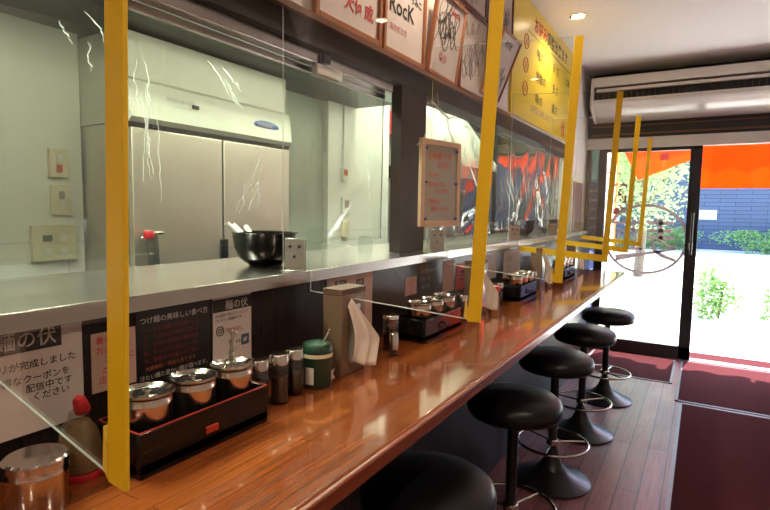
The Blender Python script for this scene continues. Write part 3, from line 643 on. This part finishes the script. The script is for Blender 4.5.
poster('wall_paper', 'tall pale leaflet with pink print between the second tray boards', 'poster', 2.090, 2.210, .99, 1.128, PAPERP,
       [('red_lettering', PINKINK, [('限定メニュー', .016, .008, .11), ('味玉つけ麺', .016, .008, .07), ('九百円', .016, .02, .03)], [])])
poster('wall_paper', 'red and black leaflet just left of the second yellow post', 'poster', 2.232, 2.40, .985, 1.104, REDINK,
       [('black_lettering', BLKINK, [('辛', .08, .03, .03)], [])])
poster('wall_paper', 'white sheet on the black wall behind the second napkin dispenser', 'poster', 2.50, 2.78, .99, 1.12, PAPER, [('lettering', GREYINK, [('営業時間', .03, .02, .08), ('11:00-15:00', .03, .02, .04)], [])])
poster('wall_paper', 'pale blue-white sheet over the third tray', 'poster', 2.90, 3.22, .97, 1.12, PAPER, [('lettering', GREYINK, [('お品書き', .035, .02, .09), ('つけ麺', .03, .02, .05), ('中華そば', .03, .02, .015)], [])])
poster('wall_paper', 'small white sheet behind the fourth tray near the door', 'poster', 3.55, 3.80, .98, 1.12, PAPER, [('lettering', GREYINK, [('学生', .04, .02, .08), ('割引', .04, .02, .03)], [])])
poster('wall_paper', 'narrow white leaflet farthest along the black wall', 'poster', 4.25, 4.45, .96, 1.10, PAPER, [('lettering', GREYINK, [('お水', .04, .02, .06)], [])])

# ------------------------------------------------------------------ things on the counter
def pot(x, y, z, label, spoon=None, open_=False):
    t = thing('condiment_pot', label, 'pot', (x, y, z), random.uniform(0, 1), 'steel condiment pots in the trays')
    r = .0415
    MB().lathe([(0, .0), (r - .002, 0), (r, .003), (r, .080), (r + .001, .082), (r + .001, .086), (r, .088), (r, .096), (r - .0015, .096), (r - .0015, .006), (0, .006)], n=36).build('pot_body', POTST, t)
    lid = MB().lathe([(0, .096), (.030, .0962), (.037, .1005), (r + .001, .104), (r + .0042, .1035), (r + .004, .1005), (r - .0002, .0995), (r - .001, .0982), (0, .0945)], n=36)
    l = lid.build('lid', CHROME, t)
    MB().lathe([(.0035, .096), (.0035, .101), (.007, .103), (.007, .106), (.0, .107)], n=16).build('knob', CHROME, l)
    return t
def tray(y0, y1, xf, label, pots, tg=True):
    t = thing('condiment_tray', label, 'tray', (xf, y0, CZ), 0, 'black lacquer condiment trays')
    L = y1 - y0; D = .115; h = .078
    g = MB().box((-D, 0, 0), (0, L, .026)).box((-D, 0, .006), (-D + .006, L, h)).box((-.006, 0, .006), (0, L, h)).box((-D + .006, 0, .006), (-.006, .006, h)).box((-D + .006, L - .006, .006), (-.006, L, h))
    g.build('tray_box', LACQ, t, bevel=.0025)
    e = .0012; g = MB()
    for a, b in (((-D, 0), (0, .004)), ((-D, L - .004), (0, L)), ((-D, 0), (-D + .004, L)), ((-.004, 0), (0, L))): g.box((a[0] + e, a[1] + e, h - .0005), (b[0] - e, b[1] - e, h + .0018))
    g.build('rim', REDL if tg else LACQ, t)
    if tg: MB().box((-.001, L / 2 - .014, h * .40), (.003, L / 2 + .014, h * .57)).build('pull_tag', REDL, t, bevel=.001)
    else: MB().tube([(-.001, L / 2 - .032, h * .42), (.010, L / 2 - .030, h * .47), (.012, L / 2 - .012, h * .58), (.012, L / 2 + .012, h * .58), (.010, L / 2 + .030, h * .47), (-.001, L / 2 + .032, h * .42)], .0035).build('handle', BLKMET, t)
    for k, lb in enumerate(pots):
        pot(xf - .051, y0 + .052 + (L - .104) / 2 * k, CZ + .0262, lb)
tray(.514, .812, -.765, 'black lacquer tray of three steel pots nearest the camera', ['steel pot nearest the camera in the first tray', 'middle steel pot in the first tray', 'steel pot with ladle handle at the far end of first tray'])
tray(1.581, 1.890, -.780, 'black condiment tray beside the second yellow post', ['near steel pot in the tray beside the second post', 'middle steel pot in the tray beside the second post', 'far steel pot in the tray beside the second post'], False)
tray(2.575, 2.868, -.752, 'third condiment tray, its front reflecting the door light', ['near steel pot of the third tray', 'middle steel pot of the third tray', 'far steel pot of the third tray'], False)
tray(3.54, 3.86, -.752, 'farthest condiment tray, partly behind the third yellow post', ['near steel pot of the farthest tray', 'middle steel pot of the farthest tray', 'far steel pot of the farthest tray'], False)
def ladle(x, y, z, label, tilt, rz):
    t = thing('ladle', label, 'ladle', (x, y, z), rz, 'small ladles in the pots', rot=(0, tilt, rz))
    MB().prism([(-.005, 0), (.005, 0), (.006, .05), (.008, .058), (.006, .066), (-.006, .066), (-.008, .058), (-.006, .05)], 'y', -.001, .001).build('handle', CHROME, t, bevel=.0005)
    MB().lathe([(0, -.012), (.008, -.008), (.012, 0), (.011, 0), (.007, -.006), (0, -.010)], n=16).build('bowl', CHROME, t)
ladle(-.835, .775, CZ + .128, 'steel ladle handle rising from the last pot of the first tray', .15, .4)

def dispenser(y0, label, nlabel, seed, big=1.0):
    t = thing('napkin_dispenser', label, 'napkin dispenser', (-.835, y0 + .057, CZ), 0, 'upright napkin dispensers')
    MB().box((-.031, -.057, 0), (.031, .057, .226)).build('case', KRAFT, t, bevel=.003)
    MB().box((-.0318, -.0578, .220), (.0318, .0578, .236)).build('lid', KRAFTD, t, bevel=.001)
    MB().box((.0305, -.03, .03), (.0315, .03, .19)).build('slot_plate', STEEL, t)
    r = random.Random(seed)
    def fn(u, v):   # u across, v downwards
        ly = -.050 + .007 * v + .012 * math.sin(v * PI); lz = .190 - .135 * v
        if v < .65: q = v / .65; ry = -.030 + .113 * q; rz = .209 - .120 * q
        else: q = (v - .65) / .35; ry = .083 - .041 * q; rz = .089 - .069 * q
        ry *= (1 if big < 1.05 else big)
        y = ly + (ry - ly) * u + (1 - v) * .012; z = lz + (rz - lz) * u - (.012 * v * math.sin(u * PI))
        y *= .90; x = .034 + .016 * math.sin(min(1, v * 1.2) * PI / 2) + .008 * math.sin(u * 12 + v * 2) * v + .022 * u * v * big
        return (x, y, z)
    g = MB().grid(fn, 18, 18); o = g.build('paper_napkin', NAP); o.location = (-.835, y0 + .057, CZ)
    s = o.modifiers.new('thick', 'SOLIDIFY'); s.thickness = .0008
    tag(o, nlabel, 'napkin', 'napkins pulled from the dispensers')
dispenser(1.132, 'tall brown napkin dispenser nearest the camera beside the green tin', 'white paper napkin hanging from the nearest dispenser', 1)
dispenser(2.12, 'napkin dispenser half hidden behind the second yellow post', 'cream paper napkin spreading beside the second yellow post', 2, 1.25)
dispenser(3.14, 'napkin dispenser behind the third yellow post', 'paper napkin behind the third yellow post', 3)
dispenser(4.10, 'napkin dispenser at the door end of the counter', 'paper napkin on the dispenser at the door end', 4, 1.1)

def jar(x, y, r, h, label, content, cap=CHROME, caph=.024, waist=0, level=.7, grp='glass condiment jars'):
    t = thing('condiment_jar', label, 'jar', (x, y, CZ), 0, grp)
    hb = h - caph
    MB().lathe([(0, 0), (r - .002, 0), (r, .003), (r - waist, hb * .5), (r, hb * .92), (r - .004, hb), (r - .006, hb), (r - .003, hb * .9), (r - waist - .002, hb * .5), (r - .002, .004), (0, .004)], n=28).build('glass_body', JARG, t)
    MB().lathe([(0, .0045), (r - .0026, .0045), (r - waist - .0028, hb * .5), (r - .0035, hb * level), (0, hb * level + .001)], n=28).build('content', content, t)
    MB().lathe([(r - .002, hb - .002), (r, hb), (r, h - .004), (r - .003, h), (0, h + .001)], n=28).build('cap', cap, t)
    return t
jar(-.835, .858, .0225, .112, 'glass jar with chrome cap tucked behind the first tray', SOY)
jar(-.822, .910, .0225, .115, 'glass jar with brown oil and chrome cap, second of the row', CHILI, waist=.002)
jar(-.830, .972, .0225, .112, 'dark glass jar with chrome cap next to the green tin', SOY)
gt = thing('green_tin', 'dark green tin with domed lid and white label', 'tin', (-.822, 1.052, CZ))
MB().lathe([(0, 0), (.036, 0), (.038, .003), (.038, .088), (0, .088)], n=36).build('tin_body', GREEN, gt)
MB().lathe([(.0385, .078), (.0392, .078), (.0392, .087), (.0385, .087)], n=36).build('beige_band', CREAMP, gt)
MB().lathe([(.036, .088), (.0395, .090), (.0395, .103), (.034, .111), (0, .116)], n=36).build('lid', GREEN, gt)
MB().tube([(.01, .012, .112), (.016, .03, .142)], .003).build('spoon_handle', CHROME, gt)
def arcpatch(r, a0, a1, z0, z1, n=8):
    g = MB(); return g.grid(lambda u, v: (r * math.cos(a0 + (a1 - a0) * u), r * math.sin(a0 + (a1 - a0) * u), z0 + (z1 - z0) * v), n, 1)
arcpatch(.0385, -1.75, -1.15, .012, .055).build('white_label', WHITEP, gt)
g = MB(); 
for zz in (.03, .022, .038): pass
text_mb(g, 'K', .030, (.0365, .010, .018), (-.28, .96, 0), Z3, .003); g.build('white_letter', WHTINK, gt)
# near left canister and seasoning bag
cn = thing('steel_canister', 'steel canister with lid at the left edge of the counter', 'canister', (-.825, .388, CZ))
MB().lathe([(0, 0), (.040, 0), (.042, .003), (.042, .054), (.0425, .056), (.0425, .059), (.042, .061), (.042, .072), (0, .072)], n=36).build('canister_body', CHROME, cn)
MB().lathe([(.0435, .069), (.0435, .078), (.040, .081), (.012, .078), (0, .078)], n=36).build('lid', CHROME, cn)
sb = thing('sesame_bottle', 'clear bottle of sesame with red cap behind the first yellow post', 'bottle', (-.872, .478, CZ))
MB().lathe([(0, .008), (.034, .008), (.037, .02), (.036, .05), (.031, .075), (.017, .098), (.014, .108), (.012, .108), (.015, .096), (.029, .073), (.034, .05), (.035, .02), (0, .012)], n=28).build('bottle_body', JARG, sb)
MB().lathe([(0, .013), (.034, .014), (.035, .022), (.0335, .05), (.028, .073), (.016, .092), (0, .094)], n=28).build('sesame_content', SEED, sb)
MB().lathe([(0, 0), (.036, 0), (.0375, .004), (.0375, .011), (0, .011)], n=28).build('red_base', REDP, sb)
MB().lathe([(0, -.016), (.012, -.016), (.013, -.010), (.010, .012), (.006, .017), (0, .018)], n=20).build('red_cap', REDP, sb, loc=(0, .004, .118), rot=(.45, .2, .3), bevel=.003)
# after first dispenser
jar(-.845, 1.462, .026, .112, 'glass jar with dark contents right behind the first napkin', SOY, cap=CHROME, caph=.012)
jar(-.80, 1.405, .014, .070, 'slim steel shaker between the first napkin and the wide jar', CHILI, cap=CHROME, caph=.05)
rb = thing('seasoning_bottle', 'clear bottle with shiny red cap left of the second tray', 'bottle', (-.880, 1.532, CZ))
MB().lathe([(0, 0), (.018, 0), (.019, .004), (.018, .05), (.013, .07), (.013, .078), (0, .078)], n=24).build('bottle_body', P('pale_sauce', (.35, .2, .1), .3), rb)
MB().lathe([(0, 0), (.013, .002), (.015, .013), (.012, .024), (0, .028)], n=20).build('red_cap', REDP, rb, loc=(.004, .0, .070), rot=(.5, .3, 0))
for y, lb, ct_ in ((2.02, 'glass jar standing just before the second dispenser', SOY), (2.40, 'glass jar right after the second dispenser', CHILI), (2.47, 'dark glass jar left of the third tray', SOY), (3.00, 'chrome-capped jar just past the third tray', CHILI), (3.07, 'second chrome-capped jar past the third tray', SOY), (3.42, 'chrome-capped jar just before the farthest tray', SOY)):
    jar(-.83, y, .022, .105, lb, ct_)
rb = thing('seasoning_bottle', 'bottle with red cap beside the second napkin dispenser', 'bottle', (-.80, 2.34, CZ))
MB().lathe([(0, 0), (.018, 0), (.019, .004), (.018, .05), (.013, .07), (.013, .078), (0, .078)], n=24).build('bottle_body', P('pale_sauce2', (.35, .2, .1), .3), rb)
MB().lathe([(0, 0), (.018, .002), (.021, .015), (.018, .028), (0, .032)], n=20).build('red_cap', REDP, rb, loc=(0, .0, .076))

# ------------------------------------------------------------------ things on the steel ledge
def bowl(x, y, label, r=.096, h=.098, spoons=True, seed=1):
    z = 1.1765
    t = thing('ramen_bowl', label, 'bowl', (x, y, z), 0, 'black lacquer bowls on the ledge')
    MB().lathe([(.0, 0), (.048, 0), (.050, .006), (.058, .010), (.078, .028), (.090, .056), (r, h), (r + .002, h + .002), (r - .003, h)], n=44).build('outer_shell', LACQ, t)
    MB().lathe([(0, .018), (.055, .022), (.080, .045), (.088, .07), (r - .003, h), ], n=44).build('red_lining', REDL, t)
    if spoons:
        for k in range(3):
            a = (2.9, 3.35, 3.9)[k]
            s = thing('soup_spoon', ('white soup spoon resting in the %s, leftmost', 'white soup spoon resting in the %s, middle', 'white soup spoon resting in the %s, lying flattest')[k] % label.split(',')[0].replace('large ', ''), 'spoon', (x, y, z + .05), 0, 'white soup spoons')
            dx, dy = math.cos(a), math.sin(a)
            MB().tube([(dx * .02, dy * .02, -.005), (dx * .06, dy * .06, .028), (dx * .11, dy * .11, .062 + .006 * k)], [.010, .006, .008], 8).build('spoon_handle', WHITEP, s)
            MB().lathe([(0, -.01), (.016, -.006), (.02, .004), (.018, .004), (.014, -.002), (0, -.006)], (-dx * .005, -dy * .005, -.004), n=16).build('spoon_bowl', WHITEP, s)
bowl(-1.115, 1.175, 'large black bowl with spoons on the near ledge')
bowl(-1.135, 3.86, 'large black bowl on the far ledge, nearer of the two', .10, .105, True)
bowl(-1.135, 4.62, 'large black bowl at the door end of the ledge', .10, .105, False)
t = thing('glass_cup', 'small upturned glass at the right end of the near opening', 'glass', (-1.17, 1.93, 1.1765))

MB().lathe([(.030, 0), (.032, .0), (.026, .055), (.0, .058), (.0, .055), (.024, .052)], n=24).build('glass_body', JARG, t)
t.location = (-1.25, 1.93, 1.1765)

# ------------------------------------------------------------------ acrylic dividers with yellow tape, and their brackets
def divider(F, B, label, blabel, hz=False, fold=True, zt=(2.035, 2.02)):
    F = Vector((F[0], F[1], 0)); B = Vector((B[0], B[1], 0)); L = (B - F).length; d_ = (B - F) / L
    ang = math.atan2(d_.y, d_.x)
    t = thing('acrylic_divider', label, 'divider', (F.x, F.y, 1.065), ang, 'clear counter dividers edged in yellow tape')
    sl = (-.9265 - F.x) / d_.x
    TP = -.040; H_ = zt[0] - 1.065
    pl = [(0, 0), (sl, .055), (sl, .112), (L, .112), (L, zt[1] - 1.065), (TP, H_)]
    MB().prism(pl, 'y', -.002, .002).build('clear_panel', ACR, t, smooth=False)
    e = MB(); k = .0022
    def bar(a, b, wd=.0016):
        a = Vector((a[0], 0, a[1])); b = Vector((b[0], 0, b[1])); e.tube([a, b], wd, 4)
    if not hz: bar(pl[0], pl[1])
    bar(pl[1], pl[2]); bar(pl[3], pl[4], .0012); bar(pl[4], pl[5], .0012)
    e.build('polished_edges', ACREDGE, t)
    MB().prism([(-.003, -.003), (.031, -.003), (.031 + TP, H_), (-.003 + TP, H_)], 'y', -.0026, .0026).build('yellow_edge_tape', YELTAPE, t, bevel=.0008)
    if hz:
        MB().prism([(.0, -.004), (sl, .051), (sl, .083), (.0, .036)], 'y', -.0028, .0028).build('yellow_bottom_tape', YELTAPE, t)
    elif fold:
        MB().prism([(.031, .0), (.041, .010), (.037, .056), (.031, .030)], 'y', -.0030, .0030).build('tape_corner_fold', YELTAPE2, t)
    # bracket
    bt = thing('bracket', blabel, 'bracket', (F.x + d_.x * (L - .036), F.y + d_.y * (L - .036), 1.1762), ang, 'steel brackets holding the dividers')
    MB().box((-.030, .0025, 0), (.030, .0055, .088)).box((-.030, .0025, 0), (.030, .030, .003)).build('bracket_plate', STEEL, bt, bevel=.0008)
    MB().box((-.030, -.0055, 0), (.030, -.0025, .088)).build('back_plate', STEEL, bt, bevel=.0008)
    for a, b in ((-.015, .066), (.013, .066), (.0, .038)):
        MB().lathe([(0, 0), (.0042, 0), (.0042, .002), (0, .003)], n=12, M=Matrix.Rotation(-PI / 2, 4, 'X')).build('screw', BLKMET, bt, loc=(a, .0055, b))
divider((-.486, .311), (-1.005, .36), 'clear divider with broad yellow post, nearest the camera', 'steel bracket of the divider nearest the camera')
divider((-.482, 1.292), (-1.005, 1.13), 'clear divider whose yellow post ends above the first napkins, second nearest', 'steel bracket beside the near black bowl')
divider((-.482, 2.216), (-1.005, 2.055), 'clear divider behind the hanging wooden board, third nearest', 'steel bracket below the hanging wooden board')
divider((-.470, 3.32), (-.985, 3.07), 'clear divider with yellow bottom edge, first of the three far ones', 'steel bracket of the fourth divider', True)
divider((-.460, 4.20), (-.985, 3.98), 'clear divider with yellow bottom edge, middle of the three far ones', 'steel bracket of the fifth divider', True)
divider((-.453, 5.096), (-.985, 4.90), 'clear yellow-edged divider closest to the glass door', 'steel bracket of the divider closest to the door', True, True, (1.99, 1.99))

# ------------------------------------------------------------------ hanging wooden boards
ang = math.atan2(2.05 - 1.81, -.873 + .93)
hb = thing('hanging_notice_board', 'pale wood framed board with red writing hung on a cord', 'notice board', (-.93, 1.81, 1.285), 0)
hb.rotation_euler = (0, 0, ang - PI / 2)
W_, H_ = .247, .335
g = MB(); s = .022
g.box((-.008, 0, 0), (.008, s, H_)).box((-.008, W_ - s, 0), (.008, W_, H_)).box((-.008, s, 0), (.008, W_ - s, s)).box((-.008, s, H_ - s), (.008, W_ - s, H_)); g.build('wooden_frame', LIGHTW, hb, bevel=.0015)
MB().box((-.006, s, s), (.002, W_ - s, H_ - s)).build('sheet', GREYPL, hb)
g = MB()
for body, size, yy, zz in (('食券制です', .030, .040, .262), ('お先に', .027, .10, .230), ('どうぞ', .020, .045, .190), ('お水はこちら', .018, .045, .158), ('セルフです', .018, .085, .132), ('ご協力を', .020, .04, .090), ('お願いします', .019, .065, .062)):
    text_mb(g, body, size, (.003, yy, zz), Y3, Z3, .0006)
g.build('red_lettering', P('orange_red_ink', (.55, .07, .03), .6), hb)
for yy in (.028, W_ - .028):
    for zz in (.03, .17, .30):
        MB().lathe([(.006, 0), (.004, .004), (.006, .009), (0, .011)], n=12, M=Matrix.Rotation(PI / 2, 4, 'Y')).build('push_pin', BLUEP, hb, loc=(.003, yy, zz))
o = MB()
top = Vector((UX + .03, 2.07, 1.79)); ra = hb.rotation_euler.z
def hbp(y, z): return Vector((-.93 - math.sin(ra) * y, 1.81 + math.cos(ra) * y, 1.285 + z))
o.tube([hbp(.02, H_), top, hbp(.215, H_)], .0018, 6).tube([hbp(.02, H_), hbp(-.02, H_ - .03)], .0016, 5); o.build('hanging_cord', STRING)
o = [q for q in C.objects if q.name == 'hanging_cord'][0]; mw = Matrix.LocRotScale(hb.location, hb.rotation_euler, None); o.parent = hb; o.matrix_parent_inverse = mw.inverted()
hk = thing('wall_hook', 'white metal hook on the beam holding the cord of the board', 'hook', (UX, 2.07, 1.79))
MB().tube([(0.0, 0, .045), (.03, 0, .045), (.034, 0, .0), (.024, .0, -.006)], .003).build('hook_wire', CHROME, hk)
MB().tube([(.0, .01, .02), (.02, .06, -.015), (.012, .16, -.03), (.02, .22, -.015)], .004).build('hook_arm', WHITEP, hk)
b2 = thing('hanging_wooden_board', 'dark brown wooden board hung near the end of the wall by the door', 'board', (UX + .002, 5.12, 1.12))
MB().box((0, -.20, 0), (.018, .20, .50)).build('board_face', FRAMED, b2, bevel=.002)
g = MB().box((0, -.235, -.03), (.014, -.20, .53)).box((0, .20, -.03), (.014, .235, .53)).box((0, -.2, .5), (.014, .2, .53)).box((0, -.2, -.03), (.014, .2, 0)); g.build('border', CREAMP, b2)
MB().tube([(.01, -.18, .53), (.012, -.12, .60), (.012, .1, .56), (.01, .18, .53)], .003).build('cord', WHITEP, b2)

# ------------------------------------------------------------------ air conditioner
ac = thing('air_conditioner', 'wide white ceiling air conditioner above the glass door', 'air conditioner', (.1, 5.25, 2.15))
xl, xr = -1.06, 1.08
MB().prism([(0, .42), (.29, .42), (.29, .05), (.26, .05), (.235, .06), (.03, .160), (.0, .190), (0, .222), (.05, .222), (.05, .335), (0, .335)], 'x', xl + .03, xr - .03).build('casing', ACW, ac, bevel=.004)
for x in (xl, xr - .03): MB().prism([(-.004, .425), (.295, .425), (.295, .045), (.25, .045), (.20, .065), (.02, .150), (-.004, .185)], 'x', x, x + .03).build('end_cap', ACW, ac, bevel=.008)
MB().box((xl + .03, .045, .222), (xr - .03, .055, .335)).build('dark_grille', ACD, ac)
for k in range(44):
    x = xl + .06 + k * .047; MB().box((x, .012, .226), (x + .003, .046, .285)).build('grille_fin', BLKMET, ac)
MB().box((xl + .05, -.002, .290), (xr - .05, .045, .318)).build('upper_louvre', ACW, ac, bevel=.004)

# ------------------------------------------------------------------ outside
st = lambda n, mb, m_, **k: struct(n, mb, m_, **k)
st('ground', MB().box((-14, ENDY + .06, -.12), (16, 40, -.01)), GROUND, smooth=False)
st('entrance_step', MB().box((-.9, ENDY + .09, -.01), (1.3, 5.95, .0)), MAT, smooth=False)
st('unseen_shade_eave', MB().box((-2.5, ENDY + .1, 2.55), (2.5, 6.55, 2.65)), PLASTER, smooth=False)  # unseen overhang, added to keep the indoor sun patch small
st('outer_facade', MB().box((-3.2, ENDY + .1, 2.1), (2.5, ENDY + .2, 4)).box((1.4, ENDY + .1, 0), (6, ENDY + .2, 4)).box((-6, ENDY + .1, 0), (-1.02, ENDY + .2, 4)), PLASTER, smooth=False)
o = thing('building_across', 'blue-grey brick-patterned building across the yard', 'building', (0, 24, 0))
MB().box((-12, 0, 0), (14, .4, 7)).build('wall', SLATE, o, smooth=False)
MB().box((-12, -.3, 6.8), (14, .6, 7.1)).build('parapet', PLASTER, o)
MB().box((-.15, -.04, 1.15), (.42, 0, 1.50)).build('white_plate', WHITEP, o)
MB().box((-4.2, -.05, 1.0), (-3.0, .0, 2.4)).mat(1).box((-4.1, -.06, 1.1), (-3.1, -.04, 2.3)).build('window', [WHITEP, SMOKE], o)
def leaves(name, c, rad, n, mt, size, parent, seed, squash=1.0, holes=0):
    r = random.Random(seed); g = MB(); blobs = [(Vector((r.uniform(-.6, .6), r.uniform(-.5, .5), r.uniform(-.5, .5))), r.uniform(.35, .6)) for k in range(9)]
    c = Vector(c)
    for k in range(n):
        b, br = blobs[r.randrange(9)]
        v = Vector((r.gauss(0, 1), r.gauss(0, 1), r.gauss(0, 1))).normalized() * br * (r.random() ** .35)
        p = b + v; p = Vector((p.x * rad[0], p.y * rad[1], p.z * rad[2])) + c
        t1 = Vector((r.uniform(-1, 1), r.uniform(-1, 1), r.uniform(-.7, .5))).normalized(); t2 = t1.cross(Vector((r.uniform(-1, 1), r.uniform(-1, 1), r.uniform(-1, 1)))).normalized()
        s = size * r.uniform(.6, 1.3)
        g.add([p - t1 * s, p + t2 * s * .45, p + t1 * s, p - t2 * s * .45], [(0, 1, 2, 3)])
    return g.build(name, mt, parent, smooth=False)
def tree(label, x, y, h, rad, n, seed, size=.09):
    t = thing('leafy_tree', label, 'tree', (x, y, 0), 0, 'trees in the yard')
    MB().tube([(0, 0, 0), (.04, .02, h * .35), (-.05, 0, h * .7), (.05, .0, h)], [.11, .085, .06, .02], 10).build('trunk', BARK, t)
    for k in range(4):
        a = k * 1.7 + seed; MB().tube([(0, 0, h * .4), (math.cos(a) * .5, math.sin(a) * .5, h * .65), (math.cos(a) * 1.0, math.sin(a) * 1.0, h * .8)], [.05, .03, .012], 6).build('branch', BARK, t)
    leaves('foliage', (0, 0, h * .78), rad, n, LEAFM, size, t, seed)
tree('bright leafy tree seen through the glass door', -1.15, 12.6, 3.4, (1.35, 1.2, 1.65), 12000, 3, .045)
tree('leafy tree behind the nearer one at left of the door', -3.0, 16.5, 4.2, (1.8, 1.5, 2.2), 6000, 5, .07)
for i, (x, y, s) in enumerate(((-5.0, 22.6, .9), (-1.5, 22.8, .9), (1.95, 22.7, .9), (5.4, 22.8, .9))):
    o = thing('low_shrub', ('low shrub at the foot of the blue building, leftmost', 'low shrub at the foot of the blue building, behind the door glass', 'low shrub at the foot of the blue building, in the doorway', 'low shrub at the foot of the blue building, rightmost')[i], 'shrub', (x, y, 0), 0, 'shrubs along the building')
    leaves('foliage', (0, 0, .42), (1.9 * s, .7, .62), 2600, LEAFH, .06, o, 40 + i)
    MB().tube([(0, 0, 0), (0, 0, .4)], .03).build('stem', BARK, o)
for i, (x, y) in enumerate(((.24, 8.1), (1.0, 8.45))):
    o = thing('garden_bush', ('green bush standing right outside the doorway', 'green bush outside the doorway, the one further right')[i], 'bush', (x, y, 0), 0, 'bushes outside the doorway')
    leaves('foliage', (0, 0, .36), (.36, .30, .46), 1600, LEAFH, .032, o, 60 + i); MB().tube([(0, 0, 0), (.02, 0, .35)], .015).build('stem', BARK, o)

def noren(label, quad, seed, amp=.02):
    """quad = tl, tr, br, bl points"""
    q = [Vector(p) for p in quad]
    def fn(u, v):
        a = q[0].lerp(q[1], u); b = q[3].lerp(q[2], u); p = a.lerp(b, v)
        p.y += amp * math.sin(u * 14 + seed) * (.3 + v) + .01 * math.sin(v * 5 + u * 3)
        return tuple(p)
    g = MB().grid(fn, 28, 16); o = g.build('noren_curtain', ORANGE); s = o.modifiers.new('t', 'SOLIDIFY'); s.thickness = .0015
    return tag(o, label, 'curtain', 'orange shop curtains over the entrance')
n1 = noren('orange shop curtain blown aslant, seen through the door glass', ((-.80, 6.1, 2.08), (-.10, 6.1, 2.08), (-.12, 6.25, 1.90), (-.63, 6.35, 1.70)), 1)
MB().box((-.415, 6.11, 1.885), (-.335, 6.115, 1.955)).build('dark_crest', REDINK, n1).rotation_euler = (0, 0, 0)
n2 = noren('orange shop curtain hanging straight in the open doorway', ((-.05, 6.1, 2.10), (.55, 6.1, 2.10), (.55, 6.12, 1.60), (-.05, 6.12, 1.60)), 2)
n3 = noren('orange shop curtain at the far right of the doorway', ((.58, 6.1, 2.10), (1.18, 6.1, 2.10), (1.18, 6.12, 1.60), (.58, 6.12, 1.60)), 3)
o = MB().tube([(-1.0, 6.1, 2.10), (1.25, 6.1, 2.10)], .012).build('curtain_rod', BLKMET); tag(o, 'dark rod carrying the orange shop curtains', 'rod')
for x in (-.98, 1.23): MB().tube([(x, 5.76, 2.10), (x, 6.1, 2.10)], .01).build('wall_bracket', BLKMET, o)
nb = thing('vertical_banner', 'white vertical banner with orange border outside the glass door', 'banner', (-1.0, 6.95, 0))
MB().tube([(-.13, 0, 0), (-.13, 0, 2.3)], .012).tube([(-.13, 0, 2.2), (.08, 0, 2.2)], .008).build('pole', BLKMET, nb)
MB().lathe([(0, 0), (.14, 0), (.14, .05), (.03, .07), (0, .07)], (-.13, 0, 0), n=20).build('base', BLKMET, nb)
MB().grid(lambda u, v: (-.12 + .19 * u, .01 * math.sin(v * 9), .85 + 1.25 * v), 6, 20).build('banner_cloth', WHITEC, nb)
MB().grid(lambda u, v: (.07 + .02 * u, .01 * math.sin(v * 9), .85 + 1.25 * v), 1, 20).build('orange_border', ORANGE, nb)
g = MB()
for k, ch in enumerate('つけ麺'): text_mb(g, ch, .13, (-.09, -.014, 1.75 - .2 * k), X3, Z3, .003)
g.build('red_characters', REDP, nb)
